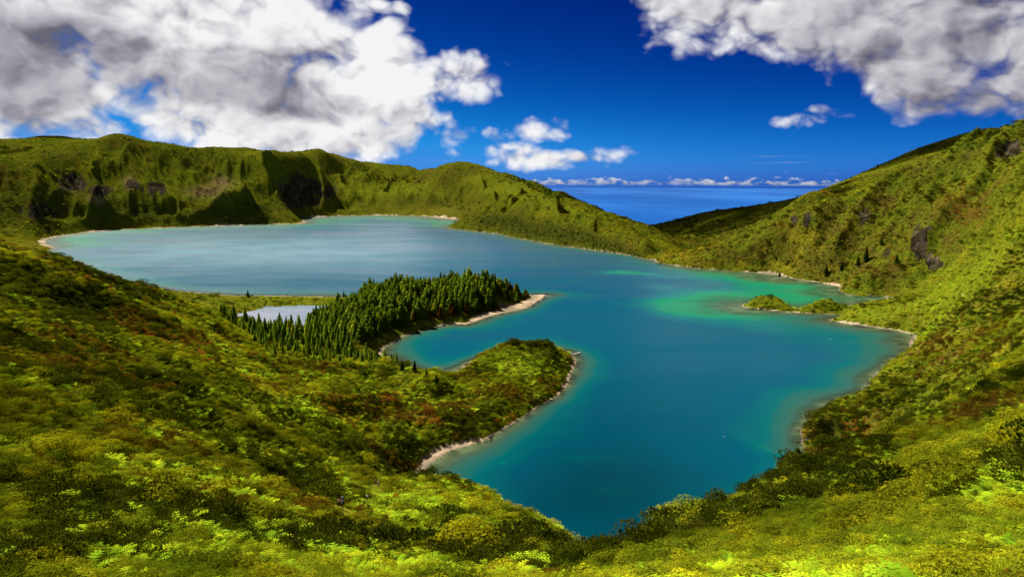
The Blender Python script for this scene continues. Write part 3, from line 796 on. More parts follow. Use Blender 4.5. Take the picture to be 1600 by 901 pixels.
# pond
pc = np.array([on_z(*p, 1.12)[:2] for p in POND_PX])
ctr = pc.mean(0)
pv = [(*(ctr + (p - ctr) * 1.12), 1.12) for p in pc] + [(*ctr, 1.12)]
k = len(pc)
me = mesh_from('pond', pv, [(i, (i + 1) % k, k) for i in range(k)], WATER_M)
attr(me, 'depth', [3.0] * (k + 1)); attr(me, 'shelf', [10.0] * (k + 1)); attr(me, 'painted_sheen', [0.4] * (k + 1))  # part of the cloud reflection painted into the pond colour
link('pond', me, kind='structure', label='shallow pale pond between the green flat and the conifers')
def sea_mesh():
    RE = 6371000.0
    th = np.linspace(math.radians(-60), math.radians(60), 121); rr = np.concatenate([[2500.0], np.geomspace(4000, 130000, 90)])
    t, r = np.meshgrid(th, rr)
    co = np.stack([r * np.sin(t), r * np.cos(t), -575 - r * r / (2 * RE)], -1).reshape(-1, 3)
    ix = np.arange(t.size).reshape(t.shape)
    return co, np.stack([ix[:-1, :-1], ix[:-1, 1:], ix[1:, 1:], ix[1:, :-1]], -1).reshape(-1, 4)
link('sea', mesh_from('sea', *sea_mesh(), SEA_M), kind='structure', label='deep blue sea reaching the horizon')
# ------------------------------------------------------------------ plants
def leaf_mat(name, trans=0.35, rough=0.5):
    """foliage: the plant's own tint times a small leaf to leaf change"""
    m, g, out = new_mat(name)
    t = g.n('ShaderNodeAttribute'); t.attribute_name = 'tint'; t.attribute_type = 'INSTANCER'
    v = g.n('ShaderNodeAttribute'); v.attribute_name = 'leaf'
    c = g.v('MULTIPLY', t.outputs['Color'], v.outputs['Color'])
    d = g.n('ShaderNodeBsdfDiffuse'); g.link(c, d.inputs['Color'])
    tr = g.n('ShaderNodeBsdfTranslucent')
    g.link(g.v('MULTIPLY', c, (1.15, 1.1, 0.5)), tr.inputs['Color'])
    mx = g.n('ShaderNodeMixShader'); mx.inputs[0].default_value = trans
    g.link(d.outputs[0], mx.inputs[1]); g.link(tr.outputs[0], mx.inputs[2])
    g.link(mx.outputs[0], out.inputs['Surface'])
    return m
LEAF_M = leaf_mat('leaves')
CROWN_M = leaf_mat('conifer_needles', 0.35)
def bark_mat():
    m, g, out = new_mat('bark')
    d = g.n('ShaderNodeBsdfDiffuse')
    g.link(g.colramp(g.noise(world_pos(g), 3.0, 4), [(0.3, (0.03, 0.02, 0.012)), (0.7, (0.09, 0.06, 0.035))]), d.inputs['Color'])
    g.link(d.outputs[0], out.inputs['Surface'])
    return m
BARK_M = bark_mat()

class Tris:
    def __init__(s):
        s.v, s.f, s.c = [], [], []
    def poly(s, ps, col):
        k = len(s.v)
        s.v += [tuple(p) for p in ps]; s.c += [col] * len(ps)
        s.f.append(tuple(range(k, k + len(ps))))
    def mesh(s, name, mat):
        me = bpy.data.meshes.new(name)
        me.from_pydata(s.v, [], s.f)
        a = me.attributes.new('leaf', 'FLOAT_COLOR', 'POINT')
        a.data.foreach_set('color', np.array([(c[0], c[1], c[2], 1.0) for c in s.c], np.float32).ravel())
        me.materials.append(mat)
        me.update()
        return me
R = random.Random(11)
def unit(v):
    l = math.sqrt(sum(q * q for q in v)) or 1.0
    return tuple(q / l for q in v)
def cross(a, b): return (a[1] * b[2] - a[2] * b[1], a[2] * b[0] - a[0] * b[2], a[0] * b[1] - a[1] * b[0])
def vadd(a, b, k=1.0): return (a[0] + b[0] * k, a[1] + b[1] * k, a[2] + b[2] * k)
def fern_mesh(seed):
    R.seed(seed); T = Tris()
    for i in range(15):
        az = i * 2.4 + R.uniform(-.4, .4); ln = R.uniform(0.75, 1.15); lift = R.uniform(0.7, 1.25)
        d = (math.cos(az), math.sin(az)); side = (-d[1], d[0])
        sh = R.uniform(0.7, 1.25)
        col = (sh * R.uniform(0.85, 1.15), sh, sh)
        def at(t):
            rr = ln * (0.15 * t + 0.85 * t ** 1.4) * 0.8
            zz = lift * (1.25 * t - 0.75 * t * t) * 0.95
            return (d[0] * rr, d[1] * rr, zz)
        K = 7
        for k in range(K):
            t0 = 0.12 + 0.88 * k / K; t1 = 0.12 + 0.88 * (k + 0.8) / K
            w = 0.30 * math.sin(math.pi * (0.15 + 0.8 * (1 - (k / K)))) * ln * (1 - 0.5 * k / K)
            a, b = at(t0), at(t1)
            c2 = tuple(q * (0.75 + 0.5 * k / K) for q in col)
            for sgn in (-1, 1):
                tip = (b[0] + side[0] * w * sgn + d[0] * 0.04, b[1] + side[1] * w * sgn + d[1] * 0.04, b[2] - 0.05 * w)
                T.poly((a, b, tip), c2)
    return T.mesh('fern', LEAF_M)
def bush_mesh(seed, kind):
    """kind: 'round' bush of leaf rosettes, 'heath' bush of upright sprays, 'low' open scrub"""
    R.seed(seed); T = Tris()
    lobes = [((R.uniform(-.45, .45), R.uniform(-.45, .45), R.uniform(.3, .6)), R.uniform(.38, .55)) for _ in range(5)] + [((0, 0, .5), .55)]
    nn = {'round': 640, 'heath': 620, 'low': 600}[kind]
    for i in range(nn):
        c, r = lobes[R.randrange(len(lobes))]
        u = unit((R.gauss(0, 1), R.gauss(0, 1), R.gauss(0.45, 1)))
        rr = r * R.uniform(0.75, 1.06)
        p = (c[0] + u[0] * rr, c[1] + u[1] * rr, max(0.02, c[2] + u[2] * rr * (0.8 if kind != 'low' else 0.55)))
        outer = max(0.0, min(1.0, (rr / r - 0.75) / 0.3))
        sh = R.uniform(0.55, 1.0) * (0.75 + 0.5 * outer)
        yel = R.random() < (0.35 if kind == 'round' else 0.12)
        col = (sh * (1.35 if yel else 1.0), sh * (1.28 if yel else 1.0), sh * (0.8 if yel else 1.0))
        if kind == 'heath':
            up = unit((u[0] + R.uniform(-.4, .4), u[1] + R.uniform(-.4, .4), 0.55 + u[2] * 0.6))
            s = unit(cross(up, (R.uniform(-1, 1), R.uniform(-1, 1), 0.1)))
            L = R.uniform(.07, .13); w = R.uniform(.026, .042)
            T.poly((vadd(p, s, -w), vadd(p, s, w), vadd(vadd(p, up, L), s, w * .2)), col)
            s2 = cross(up, s)
            T.poly((vadd(p, s2, -w), vadd(p, s2, w), vadd(vadd(p, up, L * .85), s2, w * .2)), col)
        else:
            nrm = unit(vadd(u, (R.uniform(-.5, .5), R.uniform(-.5, .5), R.uniform(0, .7))))
            t1 = unit(cross(nrm, (R.uniform(-1, 1), R.uniform(-1, 1), R.uniform(-1, 1)))); t2 = cross(nrm, t1)
            n_l = 4 if kind == 'round' else 3
            for k in range(n_l):
                a = k * 2 * math.pi / n_l + R.uniform(-.3, .3)
                L = R.uniform(.036, .062)
                o = vadd((t1[0] * math.cos(a), t1[1] * math.cos(a), t1[2] * math.cos(a)), t2, math.sin(a))
                q = cross(nrm, o)
                mid = vadd(vadd(p, o, L * .55), nrm, L * .25)
                T.poly((p, vadd(mid, q, L * .32), vadd(vadd(p, o, L), nrm, L * .15), vadd(mid, q, -L * .32)), col)
    return T.mesh(kind + '_bush', LEAF_M)
def conifer_crown(seed, slim=1.0, tiers=15):
    """unit height crown of drooping sprays around the stem"""
    R.seed(seed); T = Tris()
    for k in range(tiers):
        f = k / (tiers - 1)
        z = 0.12 + 0.86 * f
        rad = 0.20 * slim * (1 - f) ** 0.75 * (1 + R.uniform(-.12, .12)) + 0.012
        nb = max(4, int(13 * (1 - f) + 4))
        a0 = R.uniform(0, 6.28)
        for j in range(nb):
            a = a0 + j * 6.283 / nb + R.uniform(-.25, .25)
            L = rad * R.uniform(0.72, 1.18)
            d = (math.cos(a), math.sin(a), 0); s = (-d[1], d[0], 0)
            zz = z + R.uniform(-.02, .02)
            root = (d[0] * L * .12, d[1] * L * .12, zz + 0.03)
            tip = (d[0] * L, d[1] * L, zz - 0.035 - 0.1 * L + 0.04 * f)
            mid = (d[0] * L * .62, d[1] * L * .62, zz + 0.012)
            w = (0.045 + 0.02 * (1 - f)) * R.uniform(.8, 1.25)
            sh = R.uniform(0.6, 1.25)
            col = (sh * R.uniform(.9, 1.15), sh, sh)
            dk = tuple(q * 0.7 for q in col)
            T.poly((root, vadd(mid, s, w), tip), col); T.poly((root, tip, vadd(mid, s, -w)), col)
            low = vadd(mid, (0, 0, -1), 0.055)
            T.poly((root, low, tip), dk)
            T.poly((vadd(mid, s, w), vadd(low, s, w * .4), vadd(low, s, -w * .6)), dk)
    for a in (0, 2.1, 4.2):
        d = (math.cos(a) * .014, math.sin(a) * .014, 0)
        T.poly((vadd((0, 0, .93), d), (0, 0, 1.0), vadd((0, 0, .93), d, -1)), (1, 1, 1))
    return T.mesh('conifer_crown', CROWN_M)
def trunk_mesh():
    bm = bmesh.new()
    bmesh.ops.create_cone(bm, cap_ends=True, segments=6, radius1=0.018, radius2=0.003, depth=0.95)
    bmesh.ops.translate(bm, verts=bm.verts, vec=(0, 0, 0.475 - 0.04))
    for k in range(5):
        a = k * 2.4
        r = bmesh.ops.create_cone(bm, cap_ends=False, segments=4, radius1=0.006, radius2=0.001, depth=0.12)
        from mathutils import Matrix
        M = Matrix.Translation((0, 0, 0.15 + 0.13 * k)) @ Matrix.Rotation(a, 4, 'Z') @ Matrix.Rotation(1.35, 4, 'Y') @ Matrix.Translation((0, 0, 0.06))
        bmesh.ops.transform(bm, matrix=M, verts=r['verts'])
    me = bpy.data.meshes.new('conifer_trunk'); bm.to_mesh(me); bm.free()
    me.materials.append(BARK_M)
    return me
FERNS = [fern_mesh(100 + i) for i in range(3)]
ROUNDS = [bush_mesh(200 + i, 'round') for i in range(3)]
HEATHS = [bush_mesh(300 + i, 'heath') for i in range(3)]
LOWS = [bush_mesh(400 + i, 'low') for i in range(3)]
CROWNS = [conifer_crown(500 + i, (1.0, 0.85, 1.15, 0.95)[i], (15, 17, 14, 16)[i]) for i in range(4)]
TRUNK = trunk_mesh()

# instanced cover (one object that nobody could count)
lib = bpy.data.collections.new('plant_forms')          # meshes to repeat, not part of the view itself
def form(name, me):
    o = bpy.data.objects.new(name, me); lib.objects.link(o); return o
def scatter(name, forms, co, scale, rotz, tint, label, tilt=0.12):
    me = bpy.data.meshes.new(name)
    k = len(co)
    me.vertices.add(k); me.vertices.foreach_set('co', np.asarray(co, np.float32).ravel())
    for an, ty, arr in (('size', 'FLOAT_VECTOR', scale), ('turn', 'FLOAT_VECTOR', np.stack([rng.normal(0, tilt, k), rng.normal(0, tilt, k), rotz], -1)), ('tint', 'FLOAT_VECTOR', tint)):
        a = me.attributes.new(an, ty, 'POINT')
        a.data.foreach_set('vector', np.asarray(arr, np.float32).ravel())
    a = me.attributes.new('pick', 'INT', 'POINT')
    a.data.foreach_set('value', rng.integers(0, len(forms), k).astype(np.int32))
    o = link(name, me, kind='stuff', label=label)
    ng = bpy.data.node_groups.new(name, 'GeometryNodeTree')
    ng.interface.new_socket('Geometry', in_out='INPUT', socket_type='NodeSocketGeometry')
    ng.interface.new_socket('Geometry', in_out='OUTPUT', socket_type='NodeSocketGeometry')
    N = ng.nodes
    gi, go = N.new('NodeGroupInput'), N.new('NodeGroupOutput')
    jg = N.new('GeometryNodeGeometryToInstance')
    for f in forms:
        oi = N.new('GeometryNodeObjectInfo'); oi.inputs['Object'].default_value = f
        oi.inputs['As Instance'].default_value = True
        ng.links.new(oi.outputs['Geometry'], jg.inputs[0])
    # object infos become separate instances through one join
    N.remove(jg)
    join = N.new('GeometryNodeJoinGeometry')
    for nd in list(N):
        if nd.bl_idname == 'GeometryNodeObjectInfo':
            ng.links.new(nd.outputs['Geometry'], join.inputs[0])
    iop = N.new('GeometryNodeInstanceOnPoints')
    iop.inputs['Pick Instance'].default_value = True
    def named(n_, ty):
        nd = N.new('GeometryNodeInputNamedAttribute'); nd.data_type = ty; nd.inputs['Name'].default_value = n_
        return nd.outputs['Attribute']
    ng.links.new(gi.outputs[0], iop.inputs['Points'])
    ng.links.new(join.outputs[0], iop.inputs['Instance'])
    ng.links.new(named('pick', 'INT'), iop.inputs['Instance Index'])
    e2r = N.new('FunctionNodeEulerToRotation')
    ng.links.new(named('turn', 'FLOAT_VECTOR'), e2r.inputs[0])
    ng.links.new(e2r.outputs[0], iop.inputs['Rotation'])
    ng.links.new(named('size', 'FLOAT_VECTOR'), iop.inputs['Scale'])
    ng.links.new(iop.outputs[0], go.inputs[0])
    md = o.modifiers.new('cover', 'NODES'); md.node_group = ng
    return o

# where plants grow
TH_MAX = math.radians(41)
ELV = (HH - CAM_H) / RR
RUN = np.maximum.accumulate(ELV, axis=0)
HIDE = RUN - ELV                                       # how far below the skyline in front of it the ground lies
def spots(d0, d1, spacing, TH_MAX=TH_MAX):
    """random ground points between two distances, one per spacing(d)^2"""
    k = np.linspace(math.log(d0), math.log(d1), 60)
    dens = np.exp(k) ** 2 / spacing(np.exp(k)) ** 2
    tot = float(np.sum((dens[1:] + dens[:-1]) / 2 * np.diff(k))) * 2 * TH_MAX
    N_ = int(tot)
    cdf = np.concatenate([[0], np.cumsum((dens[1:] + dens[:-1]) / 2)]); cdf /= cdf[-1]
    lr = np.interp(rng.random(N_), cdf, k)
    th = rng.uniform(-TH_MAX, TH_MAX, N_)
    h = sample(HH, th, lr)
    r = np.exp(lr)
    ok = (sample(SDM, th, lr) > 0.8) & (sample(SPM, th, lr) > 2) & (sample(SAND, th, lr) < 0.35) & (sample(HIDE, th, lr) < 0.012 + 2.5 / r) & (rng.random(N_) > sample(ROCK, th, lr) * 0.85)
    th, lr, h, r = th[ok], lr[ok], h[ok], r[ok]
    return th, lr, r, np.stack([r * np.sin(th), r * np.cos(th), h], -1)
TINTS = {
 'fern': ((0.150, 0.270, 0.009), (0.300, 0.350, 0.011)),
 'round': ((0.110, 0.145, 0.008), (0.330, 0.320, 0.011)),
 'heath': ((0.045, 0.066, 0.007), (0.115, 0.130, 0.009)),
 'low': ((0.115, 0.170, 0.008), (0.310, 0.340, 0.012)),
 'brown': ((0.140, 0.092, 0.012), (0.270, 0.180, 0.020)),
 'red': ((0.240, 0.080, 0.011), (0.320, 0.140, 0.016)),
}
def tint_of(kind, k):
    a, b = (np.array(q) * 1.12 for q in TINTS[kind])
    t = rng.random(k)[:, None]
    return (a * (1 - t) + b * t) * rng.uniform(0.8, 1.2, (k, 1))
th, lr, r, P = spots(26, 3600, lambda d: np.maximum(0.80, 0.0035 * d))
wide = spots(8, 150, lambda d: np.maximum(0.95, 0.0035 * d), math.radians(66))          # the slope goes on beside the picture
side = (wide[2] < 26) | (np.abs(wide[0]) > TH_MAX)
th, lr, r = (np.concatenate([a_, b_[side]]) for a_, b_ in zip((th, lr, r), wide[:3]))
P = np.concatenate([P, wide[3][side]])
x, y = P[:, 0], P[:, 1]
px_, py_ = to_px(P[:, 0], P[:, 1], P[:, 2])
big = fbm(x / 60, y / 60, 3, 51); mid = fbm(x / 17, y / 17, 3, 52); fine = fbm(x / 5, y / 5, 2, 53)
bigf = fbm(x / 260, y / 260, 3, 54)
b_ = np.where(r > 700, bigf, big)
u = rng.random(len(r))
red = sample(RED, th, lr); wood = sample(WOOD, th, lr); mead = sample(MEADOW, th, lr)
kinds = np.full(len(r), 'low', dtype=object)
kinds[(mid + 0.8 * (u - 0.5)) > np.where(r < 120, 0.02, 0.12)] = 'fern'
kinds[(fine + 0.7 * b_ + 0.9 * (u - 0.5)) > 0.38] = 'round'
kinds[(0.7 * mid - 0.9 * b_ + 0.8 * (rng.random(len(r)) - 0.5)) > 0.36] = 'heath'
rust = sample(RUST, th, lr)
kinds[(np.where(r > 600, fbm(x / 60, y / 60, 3, 56), fbm(x / 26, y / 26, 3, 55)) + 0.7 * (rng.random(len(r)) - 0.5) + 0.55 * rust) > 0.46] = 'brown'
kinds[(fbm(x / 40, y / 40, 3, 57) + 0.6 * (rng.random(len(r)) - 0.5) + 0.35 * rust - 0.6 * (r < 260)) > 0.60] = 'red'
kinds[(red * 1.2 + 0.5 * (rng.random(len(r)) - 0.5)) > 0.62] = 'red'
sunlit_lush = sample(SUNLIT_LUSH, th, lr); shaded_v = sample(SHADED_VEG, th, lr)  # plant masks that also carry painted sun and shade
kinds[(sunlit_lush + 0.9 * (rng.random(len(r)) - 0.5)) > 0.62] = 'low'
kinds[(sunlit_lush + 0.9 * (rng.random(len(r)) - 0.5)) > 0.72] = 'fern'
kinds[(shaded_v + 0.8 * (rng.random(len(r)) - 0.5)) > 0.62] = 'heath'
kinds[(wood * 1.3 + 0.4 * (rng.random(len(r)) - 0.5)) > 0.62] = 'heath'
dot = (r > 700) & (rng.random(len(r)) < 0.05) & (sunlit_lush < 0.7)
kinds[dot] = 'heath'
keep_m = rng.random(len(r)) > mead * 0.8
HIKE_AT = [(523.0, 785), (517.0, 793), (522.5, 795), (563.3, 782), (568.7, 781), (578.2, 757), (583.0, 760)]      # picture column and row
def open_spot(c_, d_):
    """the nearest place along that bearing that the slope in front does not hide"""
    a_ = math.atan((c_ - 800.0) / F_PX / CPI)
    dd_ = np.linspace(100, 230, 261)
    lr_ = np.log(dd_ / math.cos(a_))
    hid = sample(HIDE, np.full(261, a_), lr_)
    ahead = np.convolve(hid, np.ones(9) / 9, 'same')
    row = sample(PYY, np.full(261, a_), lr_)
    return c_, float(dd_[np.argmin(np.maximum(ahead, 0.0005) * 4000 + np.abs(row - d_))])
HIKE_AT = [open_spot(*q_) for q_ in HIKE_AT]
print('hikers', HIKE_AT)
for c_, d_ in HIKE_AT:                                # the trodden path stays bare
    hx, hy = d_ * (c_ - 800.0) / F_PX / CPI, d_
    keep_m &= (x - hx) ** 2 + (y - hy) ** 2 > 2.6 ** 2
    keep_m &= ~((np.abs(x - hx * y / hy) < 1.8) & (y < hy + 0.5) & (y > hy - 9))
flat = (r > 540) & (P[:, 2] < 3.0) & (r < 900)         # the grassy flat carries little scrub
keep_m &= ~(flat & (rng.random(len(r)) < 0.75))
size = np.maximum(0.84, np.where(r < 500, 0.0029 * r, np.minimum(1.45 + (r - 500) * 0.0011, 2.7))) * rng.lognormal(0.05, 0.32, len(r))
size = np.where(dot, size * 1.7, size)
cover = np.clip(1.25 - 0.00035 * r, 0.8, 1.25)
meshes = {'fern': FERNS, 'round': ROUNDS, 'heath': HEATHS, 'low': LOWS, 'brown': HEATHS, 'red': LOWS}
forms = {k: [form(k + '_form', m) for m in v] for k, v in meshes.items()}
PLACE = lambda c_: 'on the slope with the hikers' if c_ < 620 else ('above the notch of dark water' if c_ < 940 else 'facing the rounded dark spur')
TONE = {'fern': ('deep green', 'fresh green', 'pale lime'), 'round': ('olive', 'yellow green', 'golden'), 'heath': ('blackish green', 'dark green', 'mid green'), 'brown': ('dark brown', 'rusty brown', 'tan')}
SIZE = ('small', 'medium', 'large')
def third(v, cuts):
    return int(v > cuts[0]) + int(v > cuts[1])
THING = {  # name, category, label, group, how many singled out
 'fern': ('fern_clump', 'fern', 'fern clump with arching fronds', 'fern clumps on the slope below the viewpoint', 280),
 'round': ('rosette_shrub', 'shrub', 'rounded shrub of leaf rosettes', 'yellow tipped shrubs on the slope below the viewpoint', 280),
 'heath': ('heath_shrub', 'shrub', 'fine leaved heath shrub', 'dark heath shrubs on the slope below the viewpoint', 280),
 'brown': ('dry_heath_bush', 'shrub', 'dry heath bush', 'dry brown bushes on the slope below the viewpoint', 220),
}
STUFF = {'fern': ('fern_undergrowth', 'bright green ferns covering the slopes'), 'round': ('rosette_shrubbery', 'yellow green shrubs covering the slopes'), 'heath': ('heath_shrubbery', 'dark heath scrub covering the slopes'),
         'low': ('low_undergrowth', 'low olive scrub covering all the slopes'), 'brown': ('dry_undergrowth', 'dry brown scrub patches on the slopes'), 'red': ('red_undergrowth', 'patches of rusty red scrub on the slopes')}
inview = (r > 24) & (px_ > 0) & (px_ < 1600) & (py_ < 898) & (sample(HIDE, th, lr) < 0.004)
for kd in STUFF:
    sel = (kinds == kd) & keep_m
    ii = np.nonzero(sel)[0]
    sz = size[ii].copy()
    if kd == 'heath': sz *= np.where(rng.random(len(ii)) < 0.14, np.where(r[ii] < 75, 1.3, np.where(r[ii] < 240, 2.3, 1.9)), 1.1)
    if kd == 'round': sz *= np.where(rng.random(len(ii)) < 0.15, np.where(r[ii] < 75, 1.15, np.where(r[ii] < 240, 2.2, 1.7)), 1.0)
    if kd == 'fern': sz *= np.where(r[ii] < 400, 0.98, 0.9)
    tall = np.where(r[ii] > 500, 0.55, 0.80) * rng.uniform(0.8, 1.2, len(ii))
    sc = np.stack([sz * rng.uniform(0.85, 1.2, len(ii)), sz * rng.uniform(0.85, 1.2, len(ii)), sz * tall], -1) * cover[ii, None]
    tn = tint_of(kd, len(ii))
    edge = (px_[ii] > 720) & (px_[ii] < 1260) & (r[ii] > 60) & (r[ii] < 260)      # wind-clipped scrub on the rim of the bank
    sz = np.where(edge, np.minimum(sz, 1.0), sz)
    tn *= np.where((sz > 1.7) & (r[ii] < 240), 0.7, 1.0)[:, None]
    # plants on one patch share their season: broad, gentle drift of colour
    tn *= (1 + 0.55 * mid[ii] + 0.45 * b_[ii] + 0.12 * sunlit_lush[ii])[:, None]
    rz = rng.uniform(0, 6.283, len(ii))
    co = P[ii].copy(); co[:, 2] -= 0.10 * sz
    single = np.zeros(len(ii), bool)
    if kd in THING:
        nm, cat, lab, grp, cnt = THING[kd]
        show = np.where(inview[ii], sz / r[ii], 0)
        pick = np.argsort(-show)[:cnt]
        single[pick] = True
        lum = tn[:, 0] + 2 * tn[:, 1]
        c_sz, c_lu = np.quantile(sz[pick], (0.33, 0.67)), np.quantile(lum[pick], (0.33, 0.67))
        for j in pick:
            o = bpy.data.objects.new(nm, meshes[kd][j % 3]); C.objects.link(o)
            o.location = co[j]; o.scale = sc[j]; o.rotation_euler = (rng.normal(0, .1), rng.normal(0, .1), rz[j])
            o['tint'] = [float(q) for q in tn[j]]
            o['label'] = f'{SIZE[third(sz[j], c_sz)]} {TONE[kd][third(lum[j], c_lu)]} {lab} {PLACE(px_[ii[j]])}'; o['category'] = cat; o['group'] = grp
    rest = ~single
    nm, lab = STUFF[kd]
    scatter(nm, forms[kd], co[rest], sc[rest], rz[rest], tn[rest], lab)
print('plants', len(r), {k: int((kinds == k).sum()) for k in STUFF})
# ------------------------------------------------------------------ conifers
def cols_poly(cd):
    out = []
    for c, d in cd:
        a = math.atan((c - 800.0) / F_PX / CPI)
        out.append((a, math.log(d / math.cos(a))))
    return np.array(out)
def at_col(c, d):
    a = math.atan((c - 800.0) / F_PX / CPI)
    return np.array((d * math.tan(a), d))
def fill(poly, spacing, clear=5.0):
    lo, hi = poly.min(0), poly.max(0)
    th_m = (lo[0] + hi[0]) / 2
    area = (math.exp(2 * hi[1]) - math.exp(2 * lo[1])) / 2 * (hi[0] - lo[0])
    k = int(area / spacing ** 2)
    lr = 0.5 * np.log(rng.uniform(math.exp(2 * lo[1]), math.exp(2 * hi[1]), k)); th = rng.uniform(lo[0], hi[0], k)
    ok = (poly_sd(poly, th, lr) < 0) & (sample(SDM, th, lr) > clear) & (sample(SPM, th, lr) > 3) & (sample(SAND, th, lr) < 0.3)
    th, lr = th[ok], lr[ok]
    x, y = np.exp(lr) * np.sin(th), np.exp(lr) * np.cos(th)
    # thin out trees that stand too close
    order = rng.permutation(len(x)); keep = []; cells = {}
    for i in order:
        c = (int(x[i] // spacing), int(y[i] // spacing))
        if any((x[i] - x[j]) ** 2 + (y[i] - y[j]) ** 2 < (0.62 * spacing) ** 2 for a in (-1, 0, 1) for b in (-1, 0, 1) for j in cells.get((c[0] + a, c[1] + b), ())):
            continue
        cells.setdefault(c, []).append(i); keep.append(i)
    keep = np.array(keep)
    return x[keep], y[keep]
def conifer(x, y, hgt, wide, tint, label, group=None, name='conifer_tree', form_i=None):
    z = float(ground(x, y)[0])
    e = bpy.data.objects.new(name, None); C.objects.link(e)
    e.location = (x, y, z - 0.15); e.rotation_euler = (rng.normal(0, .015), rng.normal(0, .015), rng.uniform(0, 6.28)); e.empty_display_size = 1
    e.scale = (hgt * wide, hgt * wide, hgt)
    e['label'] = label; e['category'] = 'tree'
    if group: e['group'] = group
    t = bpy.data.objects.new('trunk', TRUNK); C.objects.link(t); t.parent = e
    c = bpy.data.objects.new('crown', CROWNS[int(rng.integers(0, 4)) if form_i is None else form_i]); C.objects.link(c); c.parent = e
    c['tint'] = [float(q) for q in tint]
    return e
def con_tint(k):
    t = rng.random((k, 1)); u_ = rng.random((k, 1))
    a, b, c = np.array((0.080, 0.140, 0.012)), np.array((0.185, 0.280, 0.014)), np.array((0.320, 0.350, 0.016))
    return (a * (1 - t) + b * t) * np.where(u_ > 0.85, 1.0, 1.0) * (u_ < 0.86) + (u_ >= 0.86) * (b * (1 - t) + c * t)
FOREST = cols_poly([(472, 590), (520, 560), (560, 535), (600, 556), (640, 590), (700, 650), (740, 665), (800, 722), (834, 768), (838, 790), (780, 796), (700, 792), (640, 796), (592, 775), (560, 725), (530, 690), (492, 655), (476, 615)])
fx, fy = fill(FOREST, 4.4, 9.0)
fr_ = np.hypot(fx, fy)
fcol = 800 + F_PX * CPI * fx / fy
fh = 15.5 * rng.lognormal(-0.03, 0.14, len(fx)) * (0.80 + 0.45 * vnoise(fx / 35, fy / 35, 7))
fh *= np.where(fcol > 770, np.interp(fcol, [770, 840], [0.9, 0.5]), 1.0) * np.interp(fcol, [470, 600], [0.72, 1.0])
fedge = sample(SDM, np.arctan2(fx, fy), np.log(fr_))
fh *= np.interp(fedge, [5, 25], [0.72, 1.0])
ftint = con_tint(len(fx)) * (0.75 + 0.5 * vnoise(fx / 28, fy / 28, 9))[:, None]
rusty = (fedge < 26) & (fcol > 640) & (rng.random(len(fx)) < 0.30)
ftint[rusty] = np.array((0.17, 0.075, 0.016)) * rng.uniform(0.7, 1.2, (int(rusty.sum()), 1))
fh[rusty] *= 0.7
# those that show most: front rows and tall crowns
score = (fedge < 22) * -6.0 - (np.abs(sample(SPM, np.arctan2(fx, fy), np.log(fr_))) < 20) * 4.0 - (fr_ > 770) * 3.0 - fh * 0.12 + rng.random(len(fx)) * 3
order = np.argsort(score)
pick, rest = order[:290], order[290:]
def tree_label(h_, hc, t_, lc, tail):
    return ('short', 'middling', 'tall')[third(h_, hc)] + ' ' + ('dark green', 'mid green', 'yellowish green')[third(t_[0] + 2 * t_[1], lc)] + ' ' + tail
def wood_place(x_, y_, c_, e_):
    p_ = float(sample(SPM, np.array([math.atan2(x_, y_)]), np.array([math.log(math.hypot(x_, y_))]))[0])
    if p_ < 30: return 'of the wood beside the pale pond'
    if c_ > 770: return 'of the wood near the sandy tip of the point'
    return 'of the wood along the lake shore' if e_ < 25 else 'in the middle of the wood on the point'
h_cut, l_cut = np.quantile(fh[pick], (0.33, 0.67)), np.quantile(ftint[pick, 0] + 2 * ftint[pick, 1], (0.33, 0.67))
for j in pick:
    conifer(fx[j], fy[j], float(fh[j]), rng.uniform(1.0, 2.1), ftint[j], (('short', 'middling', 'tall')[third(fh[j], h_cut)] + ' rusty brown tree ' if rusty[j] else tree_label(fh[j], h_cut, ftint[j], l_cut, 'conifer ')) + wood_place(fx[j], fy[j], fcol[j], fedge[j]), 'conifers of the wood on the lake point')
fz = ground(fx[rest], fy[rest])
w_ = fh[rest] * rng.uniform(1.0, 2.1, len(rest))
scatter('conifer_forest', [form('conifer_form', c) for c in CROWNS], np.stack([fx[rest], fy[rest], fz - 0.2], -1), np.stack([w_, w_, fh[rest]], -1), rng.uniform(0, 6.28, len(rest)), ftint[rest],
        'dense conifer wood covering the lake point', 0.015)
